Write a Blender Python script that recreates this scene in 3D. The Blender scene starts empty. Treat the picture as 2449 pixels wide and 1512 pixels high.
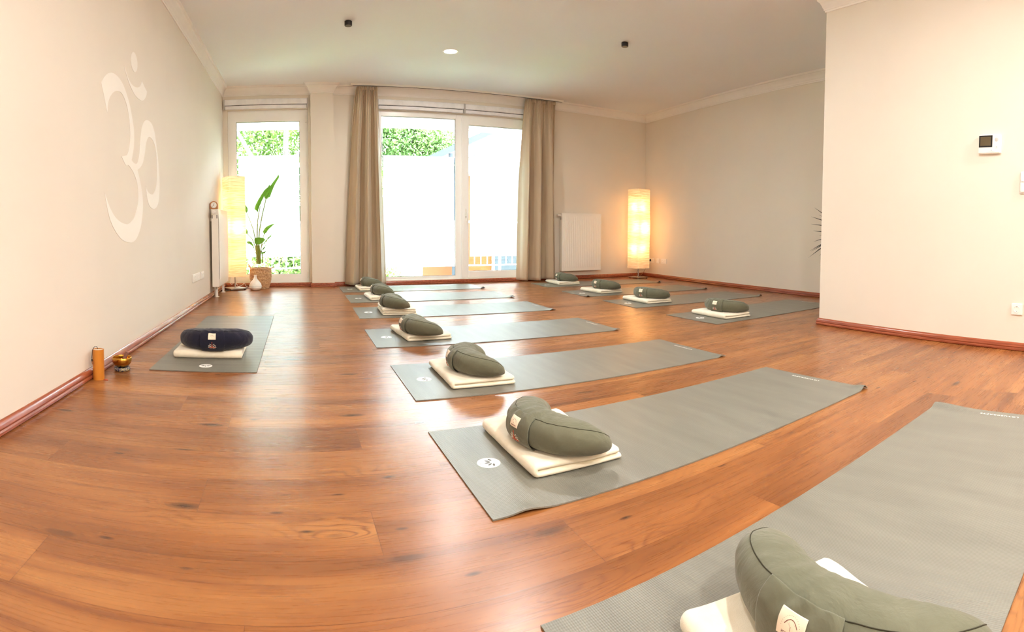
import bpy, bmesh, math, random
from mathutils import Vector, Matrix, noise
random.seed(7)
PI = math.pi
SC = bpy.context.scene
COL = SC.collection

# ------------------------------------------------------------------ measured room (metres)
H0 = 0.7547            # camera height
D = 7.488              # window wall
CEIL = 2.735
LA, LD = 0.0302, 1.1233
RA, RD = -0.0625, 5.2205
PA, PD = -0.092, 3.5611
def lx(y, off=0.0): return -(LD - off - math.sin(LA)*y)/math.cos(LA)
def rx(y, off=0.0): return (RD - off - math.sin(RA)*y)/math.cos(RA)
def px(y, off=0.0): return (PD - off - math.sin(PA)*y)/math.cos(PA)
PY1 = 2.59             # free end of the inner wall
BACK = -2.0

def lin(c):
    c = c/255.0
    return c/12.92 if c <= 0.04045 else ((c+0.055)/1.055)**2.4
def rgb(r, g, b): return (lin(r), lin(g), lin(b), 1.0)

# ------------------------------------------------------------------ materials
def new_mat(name):
    m = bpy.data.materials.new(name); m.use_nodes = True
    nt = m.node_tree; nt.nodes.clear()
    out = nt.nodes.new('ShaderNodeOutputMaterial')
    return m, nt, out
def bsdf(nt, out, col, rough=0.6, spec=0.5, metal=0.0):
    b = nt.nodes.new('ShaderNodeBsdfPrincipled')
    b.inputs['Base Color'].default_value = col
    b.inputs['Roughness'].default_value = rough
    b.inputs['Specular IOR Level'].default_value = spec
    b.inputs['Metallic'].default_value = metal
    nt.links.new(b.outputs[0], out.inputs[0])
    return b
def noise_mix(nt, b, c1, c2, scale=8.0, detail=4.0, coords='Object', stretch=(1,1,1), lo=0.3, hi=0.7):
    tc = nt.nodes.new('ShaderNodeTexCoord'); mp = nt.nodes.new('ShaderNodeMapping')
    mp.inputs['Scale'].default_value = stretch
    nz = nt.nodes.new('ShaderNodeTexNoise'); nz.inputs['Scale'].default_value = scale; nz.inputs['Detail'].default_value = detail
    rp = nt.nodes.new('ShaderNodeValToRGB')
    rp.color_ramp.elements[0].position = lo; rp.color_ramp.elements[1].position = hi
    rp.color_ramp.elements[0].color = c1; rp.color_ramp.elements[1].color = c2
    nt.links.new(tc.outputs[coords], mp.inputs[0]); nt.links.new(mp.outputs[0], nz.inputs[0])
    nt.links.new(nz.outputs['Fac'], rp.inputs[0]); nt.links.new(rp.outputs[0], b.inputs['Base Color'])
    return nz, mp, tc
def add_bump(nt, b, src, strength=0.3, dist=0.01):
    bp = nt.nodes.new('ShaderNodeBump'); bp.inputs['Strength'].default_value = strength; bp.inputs['Distance'].default_value = dist
    nt.links.new(src, bp.inputs['Height'])
    nt.links.new(bp.outputs[0], b.inputs['Normal'])
    return bp
def simple(name, col, rough=0.6, spec=0.5, metal=0.0, vary=0.06, scale=12.0, bump=0.0, bscale=200.0):
    m, nt, out = new_mat(name)
    b = bsdf(nt, out, col, rough, spec, metal)
    c1 = tuple(max(0, c*(1-vary)) for c in col[:3])+(1,); c2 = tuple(min(1, c*(1+vary)) for c in col[:3])+(1,)
    nz, mp, tc = noise_mix(nt, b, c1, c2, scale)
    if bump:
        n2 = nt.nodes.new('ShaderNodeTexNoise'); n2.inputs['Scale'].default_value = bscale; n2.inputs['Detail'].default_value = 3
        nt.links.new(tc.outputs['Object'], n2.inputs[0]); add_bump(nt, b, n2.outputs['Fac'], bump, 0.002)
    return m
M = {}
M['wall'] = simple('wall_paint', rgb(232,224,211), 0.75, 0.3, vary=0.02, scale=1.5, bump=0.12, bscale=260)
M['ceiling'] = simple('ceiling_paint', rgb(240,240,240), 0.8, 0.2, vary=0.012, scale=1.0, bump=0.08, bscale=200)
M['cornice'] = simple('cornice_plaster', rgb(244,240,234), 0.55, 0.4, vary=0.015)
M['white_pvc'] = simple('white_window_frame', rgb(250,250,248), 0.28, 0.5, vary=0.01)
M['white_plastic'] = simple('white_plastic', rgb(244,242,236), 0.3, 0.5, vary=0.01)
M['radiator'] = simple('radiator_enamel', rgb(247,243,234), 0.30, 0.5, vary=0.01)
M['chrome'] = simple('brushed_steel', rgb(190,186,178), 0.28, 0.5, 1.0, vary=0.04)
M['dark'] = simple('dark_plastic', rgb(26,22,20), 0.4, 0.5)
M['black'] = simple('black_metal', rgb(30,28,28), 0.42, 0.5)
M['rubber'] = simple('grey_rubber', rgb(110,112,112), 0.6)
M['blind'] = simple('blind_fabric', rgb(242,242,245), 0.6)
M['om'] = simple('white_wall_paint', rgb(248,244,236), 0.7, 0.3, vary=0.01, scale=3)
M['text'] = simple('white_print', rgb(244,244,240), 0.5, vary=0.01)
M['print_dark'] = simple('dark_print', rgb(84,84,78), 0.6)
M['print_brown'] = simple('brown_print', rgb(120,66,52), 0.6)
M['label'] = simple('cream_label_cloth', rgb(240,226,204), 0.8, vary=0.02, bump=0.2, bscale=900)
M['red'] = simple('rust_embroidery', rgb(176,72,44), 0.7)
M['white_thread'] = simple('white_embroidery', rgb(238,228,212), 0.7)
M['zinc_light'] = simple('pale_grey_bracket', rgb(196,194,192), 0.5)
M['soil'] = simple('plant_soil', rgb(70,50,38), 0.95, bump=0.6, bscale=60)
M['bulb_socket'] = simple('lamp_fitting', rgb(220,214,200), 0.4)

def mat_baseboard():
    m, nt, out = new_mat('baseboard_wood')
    b = bsdf(nt, out, rgb(150,78,52), 0.22, 0.55)
    noise_mix(nt, b, rgb(128,60,38), rgb(168,92,62), 6, 6, 'Object', (6, 0.6, 14))
    return m
M['baseboard'] = mat_baseboard()

def mat_floor():
    m, nt, out = new_mat('laminate_pine_floor')
    N = nt.nodes.new; L = nt.links.new
    b = bsdf(nt, out, rgb(185,110,60), 0.24, 0.5)
    uv = N('ShaderNodeUVMap'); uv.uv_map = 'tex'
    uv2 = N('ShaderNodeUVMap'); uv2.uv_map = 'local'
    def math_(op, a, bb=None, clamp=False):
        n = N('ShaderNodeMath'); n.operation = op; n.use_clamp = clamp
        for i, v in enumerate((a, bb)):
            if v is None: continue
            if isinstance(v, (int, float)): n.inputs[i].default_value = v
            else: L(v, n.inputs[i])
        return n.outputs[0]
    def ramp(src, stops):
        r = N('ShaderNodeValToRGB'); e = r.color_ramp.elements
        while len(e) < len(stops): e.new(0.5)
        for i, (p, c) in enumerate(stops): e[i].position = p; e[i].color = c
        L(src, r.inputs[0]); return r.outputs[0]
    def mapping(src, s):
        mp = N('ShaderNodeMapping'); mp.inputs['Scale'].default_value = s; L(src, mp.inputs[0]); return mp.outputs[0]
    def nz(src, scale, detail=3, rough=0.5, dist=0.0):
        n = N('ShaderNodeTexNoise'); n.inputs['Scale'].default_value = scale; n.inputs['Detail'].default_value = detail
        n.inputs['Roughness'].default_value = rough; n.inputs['Distortion'].default_value = dist
        L(src, n.inputs[0]); return n.outputs['Fac']
    uvo = uv.outputs[0]
    # knots: sparse voronoi cells, two sizes
    def knots(scale, thr_rand, size):
        v = N('ShaderNodeTexVoronoi'); v.inputs['Scale'].default_value = 1.0; v.inputs['Randomness'].default_value = 0.9
        L(mapping(uvo, scale), v.inputs[0])
        sep = N('ShaderNodeSeparateColor'); L(v.outputs['Color'], sep.inputs[0])
        on = math_('GREATER_THAN', sep.outputs[0], thr_rand)
        d = v.outputs['Distance']
        k = math_('SUBTRACT', 1.0, math_('DIVIDE', d, size), True)
        return math_('MULTIPLY', k, on), d, on
    k1, d1, on1 = knots((2.6, 8.0, 1), 0.48, 0.16)
    k2, d2, on2 = knots((6.5, 19.0, 1), 0.58, 0.15)
    # ring field bent around the knots
    halo = math_('MULTIPLY', math_('SUBTRACT', 1.0, math_('DIVIDE', d1, 0.55), True), on1)
    bendn = nz(mapping(uvo, (1.6, 6.0, 1)), 1.0, 3, 0.5, 0.4)
    sepuv = N('ShaderNodeSeparateXYZ'); L(uvo, sepuv.inputs[0])
    vv = math_('MULTIPLY', sepuv.outputs[1], 34.0)
    field = math_('ADD', math_('ADD', vv, math_('MULTIPLY', bendn, 11.0)), math_('MULTIPLY', math_('POWER', halo, 1.5), 6.0))
    rings = math_('SINE', math_('MULTIPLY', field, 7.0))
    rings = math_('MULTIPLY', math_('ADD', rings, 1.0), 0.5)
    ringsharp = math_('POWER', rings, 4.0)
    fine = nz(mapping(uvo, (5.0, 150.0, 1)), 1.0, 4, 0.6)
    broad = nz(mapping(uvo, (0.9, 7.0, 1)), 1.0, 3, 0.5, 0.3)
    streak = nz(mapping(uvo, (1.4, 34.0, 1)), 1.0, 4, 0.6, 0.2)
    base = ramp(broad, [(0.28, rgb(118,70,34)), (0.5, rgb(146,91,48)), (0.72, rgb(168,113,63))])
    def mixc(fac, a, c, blend='MIX'):
        mx = N('ShaderNodeMix'); mx.data_type = 'RGBA'; mx.blend_type = blend
        if isinstance(fac, (int, float)): mx.inputs['Factor'].default_value = fac
        else: L(fac, mx.inputs['Factor'])
        L(a, mx.inputs['A'])
        if isinstance(c, tuple): mx.inputs['B'].default_value = c
        else: L(c, mx.inputs['B'])
        return mx.outputs['Result']
    # cathedral grain shows only in patches
    patch = ramp(nz(mapping(uvo, (0.8, 5.0, 1)), 1.0, 2), [(0.5, (0,0,0,1)), (0.64, (1,1,1,1))])
    psep = N('ShaderNodeSeparateColor'); L(patch, psep.inputs[0])
    grainfac = math_('MULTIPLY', ringsharp, math_('ADD', math_('MULTIPLY', psep.outputs[0], 0.40), math_('ADD', 0.05, math_('MULTIPLY', halo, 0.35))), True)
    c = mixc(grainfac, base, rgb(98,50,26))
    st = ramp(streak, [(0.54, (0,0,0,1)), (0.74, (1,1,1,1))])
    ssep = N('ShaderNodeSeparateColor'); L(st, ssep.inputs[0])
    c = mixc(math_('MULTIPLY', ssep.outputs[0], 0.7), c, rgb(104,58,38))
    fsep = ramp(fine, [(0.35, (0.80,0.80,0.80,1)), (0.65, (1.10,1.10,1.10,1))])
    c = mixc(0.55, c, fsep, 'MULTIPLY')
    kk = math_('MAXIMUM', math_('POWER', k1, 0.7), math_('MULTIPLY', math_('POWER', k2, 0.6), 1.0))
    c = mixc(math_('MULTIPLY', kk, 0.95, True), c, rgb(44,28,22))
    # per plank tone
    at = N('ShaderNodeAttribute'); at.attribute_name = 'plank_tone'
    tone = ramp(at.outputs['Fac'], [(0.0, (0.86,0.84,0.84,1)), (0.5, (1,1,1,1)), (1.0, (1.10,1.10,1.08,1))])
    c = mixc(1.0, c, tone, 'MULTIPLY')
    # joints between planks
    s2 = N('ShaderNodeSeparateXYZ'); L(uv2.outputs[0], s2.inputs[0])
    edge = math_('MINIMUM', s2.outputs[0], s2.outputs[1])
    jn = math_('SUBTRACT', 1.0, math_('DIVIDE', edge, 0.0024), True)
    c = mixc(math_('MULTIPLY', jn, 0.8), c, rgb(76,38,22))
    L(c, b.inputs['Base Color'])
    rr = N('ShaderNodeMapRange'); rr.inputs['To Min'].default_value = 0.24; rr.inputs['To Max'].default_value = 0.32
    L(fine, rr.inputs['Value']); L(rr.outputs[0], b.inputs['Roughness'])
    hh = math_('SUBTRACT', math_('MULTIPLY', fine, 0.35), math_('MULTIPLY', jn, 1.2))
    add_bump(nt, b, hh, 0.05, 0.001)
    return m
M['floor'] = mat_floor()

def mat_yoga():
    m, nt, out = new_mat('grey_yoga_mat')
    N = nt.nodes.new; L = nt.links.new
    b = bsdf(nt, out, rgb(118,117,108), 0.38, 0.8)
    nzn, mp, tc = noise_mix(nt, b, rgb(113,112,103), rgb(125,124,114), 5, 3, 'Object', (3.0, 0.5, 1))
    w1 = N('ShaderNodeTexWave'); w1.bands_direction = 'X'; w1.inputs['Scale'].default_value = 62.0
    w2 = N('ShaderNodeTexWave'); w2.bands_direction = 'Y'; w2.inputs['Scale'].default_value = 42.0
    L(tc.outputs['Object'], w1.inputs[0]); L(tc.outputs['Object'], w2.inputs[0])
    mn = N('ShaderNodeMath'); mn.operation = 'MULTIPLY_ADD'; mn.inputs[1].default_value = 0.45
    L(w2.outputs['Fac'], mn.inputs[0]); L(w1.outputs['Fac'], mn.inputs[2])
    add_bump(nt, b, mn.outputs[0], 0.45, 0.0008)
    return m
M['yoga'] = mat_yoga()

def mat_cloth(name, c1, c2, rough=0.85, scale=7, weave=0.25, wrinkle=0.5, sheen=0.2):
    m, nt, out = new_mat(name)
    N = nt.nodes.new; L = nt.links.new
    b = bsdf(nt, out, c1, rough, 0.25)
    b.inputs['Sheen Weight'].default_value = sheen
    nz, mp, tc = noise_mix(nt, b, c1, c2, scale, 4)
    n1 = N('ShaderNodeTexNoise'); n1.inputs['Scale'].default_value = 9; n1.inputs['Detail'].default_value = 4; n1.inputs['Distortion'].default_value = 1.2
    n2 = N('ShaderNodeTexNoise'); n2.inputs['Scale'].default_value = 700; n2.inputs['Detail'].default_value = 1
    L(tc.outputs['Object'], n1.inputs[0]); L(tc.outputs['Object'], n2.inputs[0])
    b1 = N('ShaderNodeBump'); b1.inputs['Strength'].default_value = wrinkle; b1.inputs['Distance'].default_value = 0.02
    b2 = N('ShaderNodeBump'); b2.inputs['Strength'].default_value = weave; b2.inputs['Distance'].default_value = 0.001
    L(n1.outputs['Fac'], b1.inputs['Height']); L(n2.outputs['Fac'], b2.inputs['Height'])
    L(b1.outputs[0], b2.inputs['Normal']); L(b2.outputs[0], b.inputs['Normal'])
    return m
M['olive'] = mat_cloth('olive_cotton', rgb(96,97,78), rgb(108,108,89))
M['navy'] = mat_cloth('navy_cotton', rgb(22,22,38), rgb(30,30,52))
M['fleece'] = mat_cloth('cream_fleece', rgb(236,226,202), rgb(244,236,216), 0.95, 20, 0.5, 0.25, 0.5)
M['seam'] = simple('dark_seam', rgb(52,50,34), 0.9)
M['navy_seam'] = simple('black_seam', rgb(10,10,16), 0.9)

def mat_curtain():
    m, nt, out = new_mat('beige_satin_curtain')
    N = nt.nodes.new; L = nt.links.new
    b = bsdf(nt, out, rgb(204,184,156), 0.42, 0.4)
    b.inputs['Sheen Weight'].default_value = 0.3
    noise_mix(nt, b, rgb(200,179,150), rgb(212,194,166), 3, 3, 'Object', (6,6,0.4))
    tr = N('ShaderNodeBsdfTranslucent'); tr.inputs[0].default_value = rgb(200,160,120)
    mx = N('ShaderNodeMixShader'); mx.inputs[0].default_value = 0.12
    L(b.outputs[0], mx.inputs[1]); L(tr.outputs[0], mx.inputs[2]); L(mx.outputs[0], out.inputs[0])
    return m
M['curtain'] = mat_curtain()

def mat_glass():
    m, nt, out = new_mat('clear_window_glass')
    N = nt.nodes.new; L = nt.links.new
    t = N('ShaderNodeBsdfTransparent'); t.inputs[0].default_value = (0.93,0.96,0.95,1)
    g = N('ShaderNodeBsdfGlossy'); g.inputs['Roughness'].default_value = 0.02
    fr = N('ShaderNodeFresnel'); fr.inputs[0].default_value = 1.45
    mx = N('ShaderNodeMixShader'); L(fr.outputs[0], mx.inputs[0]); L(t.outputs[0], mx.inputs[1]); L(g.outputs[0], mx.inputs[2])
    L(mx.outputs[0], out.inputs[0]); return m
M['glass'] = mat_glass()
def mat_frost():
    m, nt, out = new_mat('frosted_privacy_film')
    N = nt.nodes.new; L = nt.links.new
    t = N('ShaderNodeBsdfTranslucent'); t.inputs[0].default_value = (0.95,0.97,0.98,1)
    d = N('ShaderNodeBsdfDiffuse'); d.inputs[0].default_value = (0.9,0.92,0.93,1)
    mx = N('ShaderNodeMixShader'); mx.inputs[0].default_value = 0.12
    L(t.outputs[0], mx.inputs[1]); L(d.outputs[0], mx.inputs[2]); L(mx.outputs[0], out.inputs[0]); return m
M['frost'] = mat_frost()
def mat_shade():
    m, nt, out = new_mat('crinkled_paper_shade')
    N = nt.nodes.new; L = nt.links.new
    tc = N('ShaderNodeTexCoord'); mp = N('ShaderNodeMapping'); mp.inputs['Scale'].default_value = (3.5, 3.5, 64)
    nz = N('ShaderNodeTexNoise'); nz.inputs['Scale'].default_value = 1.6; nz.inputs['Detail'].default_value = 4; nz.inputs['Distortion'].default_value = 0.6
    L(tc.outputs['Object'], mp.inputs[0]); L(mp.outputs[0], nz.inputs[0])
    rp = N('ShaderNodeValToRGB'); e = rp.color_ramp.elements
    e[0].position = 0.38; e[0].color = rgb(236,200,152); e[1].position = 0.60; e[1].color = rgb(250,230,196)
    L(nz.outputs['Fac'], rp.inputs[0])
    t = N('ShaderNodeBsdfTranslucent'); d = N('ShaderNodeBsdfDiffuse')
    L(rp.outputs[0], t.inputs[0]); L(rp.outputs[0], d.inputs[0])
    mx = N('ShaderNodeMixShader'); mx.inputs[0].default_value = 0.3
    L(t.outputs[0], mx.inputs[1]); L(d.outputs[0], mx.inputs[2])
    em = N('ShaderNodeEmission'); em.inputs[1].default_value = 0.08; L(rp.outputs[0], em.inputs[0])
    ad = N('ShaderNodeAddShader'); L(mx.outputs[0], ad.inputs[0]); L(em.outputs[0], ad.inputs[1])
    L(ad.outputs[0], out.inputs[0])
    bp = N('ShaderNodeBump'); bp.inputs['Strength'].default_value = 0.6; bp.inputs['Distance'].default_value = 0.004
    L(nz.outputs['Fac'], bp.inputs['Height']); L(bp.outputs[0], t.inputs['Normal']); L(bp.outputs[0], d.inputs['Normal'])
    return m
M['shade'] = mat_shade()
def mat_emit(name, col, s):
    m, nt, out = new_mat(name)
    e = nt.nodes.new('ShaderNodeEmission'); e.inputs[0].default_value = col; e.inputs[1].default_value = s
    nt.links.new(e.outputs[0], out.inputs[0]); return m
M['led'] = mat_emit('downlight_diffuser', (1, 0.94, 0.84, 1), 6.0)
M['screen'] = simple('grey_brown_screen', rgb(96,84,60), 0.3, 0.5, vary=0.05)
def mat_wood(name, c1, c2, rough=0.4, stretch=(1,1,0.12), scale=14):
    m, nt, out = new_mat(name)
    b = bsdf(nt, out, c1, rough, 0.4)
    noise_mix(nt, b, c1, c2, scale, 5, 'Object', stretch)
    return m
M['bamboo'] = mat_wood('amber_bamboo', rgb(188,112,34), rgb(210,138,52), 0.38)
M['clock_wood'] = mat_wood('clock_wood', rgb(160,106,62), rgb(184,128,80), 0.5)
M['mallet'] = mat_wood('mallet_wood', rgb(120,76,60), rgb(150,100,82), 0.6)
M['brass'] = simple('hammered_brass', rgb(196,142,58), 0.24, 0.5, 1.0, vary=0.1, scale=30, bump=0.5, bscale=70)
M['wicker'] = mat_wood('seagrass_coil', rgb(172,126,84), rgb(226,194,152), 0.8, (1,1,1), 60)
M['leaf'] = None
M['stem'] = mat_wood('plant_stem', rgb(110,130,62), rgb(146,150,74), 0.5, (1,1,0.3), 20)
M['darkleaf'] = simple('dark_spiky_leaf', rgb(40,46,34), 0.5)
M['bark'] = mat_wood('tree_bark', rgb(40,36,32), rgb(60,55,50), 1.0, (1,1,0.3), 6)
def mat_foliage(name, c1, c2, thin=0.35):
    m, nt, out = new_mat(name)
    N = nt.nodes.new; L = nt.links.new
    b = bsdf(nt, out, c1, 0.6, 0.05)
    noise_mix(nt, b, c1, c2, 1.3, 4)
    tr = N('ShaderNodeBsdfTranslucent'); tr.inputs[0].default_value = c2
    mx = N('ShaderNodeMixShader'); mx.inputs[0].default_value = thin
    L(b.outputs[0], mx.inputs[1]); L(tr.outputs[0], mx.inputs[2]); L(mx.outputs[0], out.inputs[0])
    return m
M['fol1'] = mat_foliage('tree_leaves', rgb(50,74,34), rgb(84,108,50))
M['fol2'] = mat_foliage('tree_leaves_blue_green', rgb(52,80,44), rgb(82,108,54))
M['leaf'] = mat_foliage('plant_leaf', rgb(110,152,70), rgb(160,196,100), 0.5)
M['orange'] = simple('orange_render', rgb(84,47,27), 0.9, 0.03)
M['house_white'] = simple('white_render', rgb(240,240,240), 0.8)
M['zinc'] = simple('zinc_gutter', rgb(48,52,60), 0.7, 0.03, 0.0)
M['house_glass'] = simple('house_window_glass', rgb(44,48,52), 0.6, 0.04)
M['rail'] = simple('white_railing_steel', rgb(225,228,230), 0.4)
M['balcony'] = simple('balcony_concrete', rgb(226,225,222), 0.85)
M['ground'] = simple('garden_ground', rgb(96,120,80), 0.95, scale=2)
M['cloth_pad'] = None
def mat_brocade():
    m, nt, out = new_mat('blue_gold_brocade')
    N = nt.nodes.new; L = nt.links.new
    b = bsdf(nt, out, rgb(30,36,90), 0.5, 0.5)
    tc = N('ShaderNodeTexCoord'); w = N('ShaderNodeTexNoise'); w.inputs['Scale'].default_value = 60; w.inputs['Detail'].default_value = 1.5; w.inputs['Distortion'].default_value = 2
    rp = N('ShaderNodeValToRGB'); rp.color_ramp.interpolation = 'CONSTANT'
    e = rp.color_ramp.elements; e[0].position = 0; e[0].color = rgb(24,28,78)
    e[1].position = 0.52; e[1].color = rgb(206,190,130)
    x = e.new(0.60); x.color = rgb(30,60,120); x = e.new(0.68); x.color = rgb(190,170,90)
    L(tc.outputs['Object'], w.inputs[0]); L(w.outputs['Fac'], rp.inputs[0]); L(rp.outputs[0], b.inputs['Base Color'])
    return m
M['cloth_pad'] = mat_brocade()

# ------------------------------------------------------------------ mesh helper
class MB:
    def __init__(s): s.v = []; s.f = []; s.uv = None
    def add(s, verts, faces, T=None):
        o = len(s.v)
        for p in verts:
            p = Vector(p)
            if T is not None: p = T @ p
            s.v.append(tuple(p))
        s.f += [tuple(i+o for i in f) for f in faces]
        return s
    def box(s, x0, x1, y0, y1, z0, z1, T=None, bev=0.0):
        if bev <= 0:
            V = [(x,y,z) for z in (z0,z1) for y in (y0,y1) for x in (x0,x1)]
            return s.add(V, [(0,2,3,1),(4,5,7,6),(0,1,5,4),(2,6,7,3),(0,4,6,2),(1,3,7,5)], T)
        bm = bmesh.new(); bmesh.ops.create_cube(bm, size=1.0)
        for v in bm.verts:
            v.co = Vector(((x0+x1)/2+v.co.x*(x1-x0), (y0+y1)/2+v.co.y*(y1-y0), (z0+z1)/2+v.co.z*(z1-z0)))
        bmesh.ops.bevel(bm, geom=list(bm.edges), offset=bev, segments=2, affect='EDGES')
        bm.verts.index_update()
        s.add([v.co for v in bm.verts], [[v.index for v in f.verts] for f in bm.faces], T); bm.free(); return s
    def tube(s, pts, r, n=10, T=None, cap=True):
        pts = [Vector(p) for p in pts]; R = r if isinstance(r, (list, tuple)) else [r]*len(pts)
        V = []; F = []; prev = None
        for i, p in enumerate(pts):
            d = (pts[min(i+1, len(pts)-1)] - pts[max(i-1, 0)]).normalized()
            if prev is None:
                a = Vector((0,0,1)) if abs(d.z) < 0.9 else Vector((1,0,0))
                u = d.cross(a).normalized()
            else:
                u = (prev - d*prev.dot(d)).normalized()
            prev = u; w = d.cross(u)
            for k in range(n):
                t = 2*PI*k/n; V.append(p + (u*math.cos(t)+w*math.sin(t))*R[i])
        for i in range(len(pts)-1):
            for k in range(n):
                a = i*n+k; b2 = i*n+(k+1) % n
                F.append((a, b2, b2+n, a+n))
        if cap:
            F.append(tuple(reversed(range(n)))); F.append(tuple(range((len(pts)-1)*n, len(pts)*n)))
        return s.add(V, F, T)
    def lathe(s, prof, n=32, T=None, cap=True):
        V = []; F = []
        for (r, z) in prof:
            for k in range(n):
                t = 2*PI*k/n; V.append((r*math.cos(t), r*math.sin(t), z))
        for i in range(len(prof)-1):
            for k in range(n):
                a = i*n+k; b2 = i*n+(k+1) % n
                F.append((a, b2, b2+n, a+n))
        if cap:
            F.append(tuple(reversed(range(n)))); F.append(tuple(range((len(prof)-1)*n, len(prof)*n)))
        return s.add(V, F, T)
    def prism(s, poly, z0, z1, T=None):
        """poly (x,y) convex or concave, extruded along z; caps triangulated"""
        from mathutils.geometry import tessellate_polygon
        n = len(poly)
        V = [(p[0], p[1], z0) for p in poly] + [(p[0], p[1], z1) for p in poly]
        F = [(i, (i+1) % n, (i+1) % n+n, i+n) for i in range(n)]
        tris = tessellate_polygon([[Vector((p[0], p[1], 0)) for p in poly]])
        for t in tris:
            F.append((t[0], t[1], t[2])); F.append((t[2]+n, t[1]+n, t[0]+n))
        return s.add(V, F, T)
    def grid(s, fn, nu, nv, T=None, closeu=False):
        V = [fn(i/(nu if closeu else nu-1), j/(nv-1)) for j in range(nv) for i in range(nu)]
        F = []
        for j in range(nv-1):
            for i in range(nu if closeu else nu-1):
                a = j*nu+i; b2 = j*nu+(i+1) % nu
                F.append((a, b2, b2+nu, a+nu))
        return s.add(V, F, T)
    def build(s, name, mat, parent=None, smooth=False, fixn=True):
        me = bpy.data.meshes.new(name); me.from_pydata(s.v, [], s.f); me.update()
        if fixn:
            bm = bmesh.new(); bm.from_mesh(me); bmesh.ops.recalc_face_normals(bm, faces=list(bm.faces)); bm.to_mesh(me); bm.free()
        if smooth:
            for p in me.polygons: p.use_smooth = True
            if smooth != 'all':
                me.set_sharp_from_angle(angle=math.radians(38))
        me.materials.append(mat)
        o = bpy.data.objects.new(name, me); COL.objects.link(o)
        if parent: o.parent = parent
        return o
def tag(o, label=None, cat=None, group=None, kind=None):
    if label: o['label'] = label
    if cat: o['category'] = cat
    if group: o['group'] = group
    if kind: o['kind'] = kind
    return o
def empty(name, loc=(0,0,0), rz=0.0, label=None, cat=None, group=None):
    o = bpy.data.objects.new(name, None); COL.objects.link(o)
    o.location = loc; o.rotation_euler = (0,0,rz); o.empty_display_size = 0.1
    return tag(o, label, cat, group)
def struct(name, mb, mat, **k): return tag(mb.build(name, mat, **k), kind='structure')
def copy_tree(o, parent=None):
    c = o.copy(); COL.objects.link(c); c.parent = parent
    for ch in list(o.children): copy_tree(ch, c)
    return c
def T_(x=0, y=0, z=0, rz=0.0, rx_=0.0, ry=0.0):
    return Matrix.Translation((x,y,z)) @ Matrix.Rotation(rz,4,'Z') @ Matrix.Rotation(ry,4,'Y') @ Matrix.Rotation(rx_,4,'X')

# ------------------------------------------------------------------ shell
# floor: one mesh of laminate planks running parallel to the window wall
PW = 0.2059; S0 = 2.4553
joint = {-1:-0.247, -2:0.114, 1:-0.248, 2:0.24, 4:-0.26, 5:0.208, 6:-0.599, 7:-0.096}
def build_floor():
    V = []; F = []; uvL = []; uvT = []; tone = []
    rng = random.Random(11); LEN = 1.272
    i = -26
    while True:
        y1 = S0 - i*PW; y0 = y1 - PW
        if y1 < BACK: break
        j0 = joint.get(i, rng.uniform(0, LEN))
        x = j0 - LEN*math.ceil((j0+1.6)/LEN)
        while x < 6.2:
            a, b2 = x, x+LEN
            o = len(V); V += [(a,y0,0),(b2,y0,0),(b2,y1,0),(a,y1,0)]; F.append((o,o+1,o+2,o+3))
            du, dv = rng.uniform(0,60), rng.uniform(0,60)
            # 'local' stores distance to the lower/left joint, mirrored at centre by four-corner trick below
            uvL.append([(0,0),(LEN,0),(LEN,PW),(0,PW)])
            uvT.append([(du,dv),(du+LEN,dv),(du+LEN,dv+PW),(du,dv+PW)])
            tone.append(rng.random())
            x += LEN
        i += 1
    me = bpy.data.meshes.new('floor'); me.from_pydata(V, [], F); me.update()
    l1 = me.uv_layers.new(name='local'); l2 = me.uv_layers.new(name='tex')
    at = me.attributes.new('plank_tone', 'FLOAT', 'FACE')
    for k, p in enumerate(me.polygons):
        at.data[k].value = tone[k]
        for c, li in enumerate(p.loop_indices):
            l1.data[li].uv = uvL[k][c]; l2.data[li].uv = uvT[k][c]
    me.materials.append(M['floor'])
    o = bpy.data.objects.new('floor', me); COL.objects.link(o); o['kind'] = 'structure'
    return o
build_floor()

XL0, XL1 = lx(BACK), lx(D)
XR1 = rx(D); XR0 = rx(PY1)
struct('wall_left', MB().prism([(lx(BACK),BACK),(lx(D+0.3),D+0.3),(lx(D+0.3)-0.2,D+0.3),(lx(BACK)-0.2,BACK)], -0.05, CEIL+0.05), M['wall'])
struct('wall_right', MB().prism([(rx(PY1-0.1),PY1-0.1),(rx(D+0.3),D+0.3),(rx(D+0.3)+0.2,D+0.3),(rx(PY1-0.1)+0.2,PY1-0.1)], -0.05, CEIL+0.05), M['wall'])
struct('wall_inner', MB().prism([(px(BACK),BACK),(px(PY1),PY1),(XR0+0.25,PY1),(XR0+0.25,BACK)], -0.05, CEIL+0.04), M['wall'])
struct('wall_back', MB().box(-1.6, 6.0, BACK-0.2, BACK, -0.05, CEIL+0.05), M['wall'])
struct('ceiling', MB().box(-1.5, 6.2, BACK-0.1, D+0.3, CEIL, CEIL+0.12), M['ceiling'])
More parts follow.
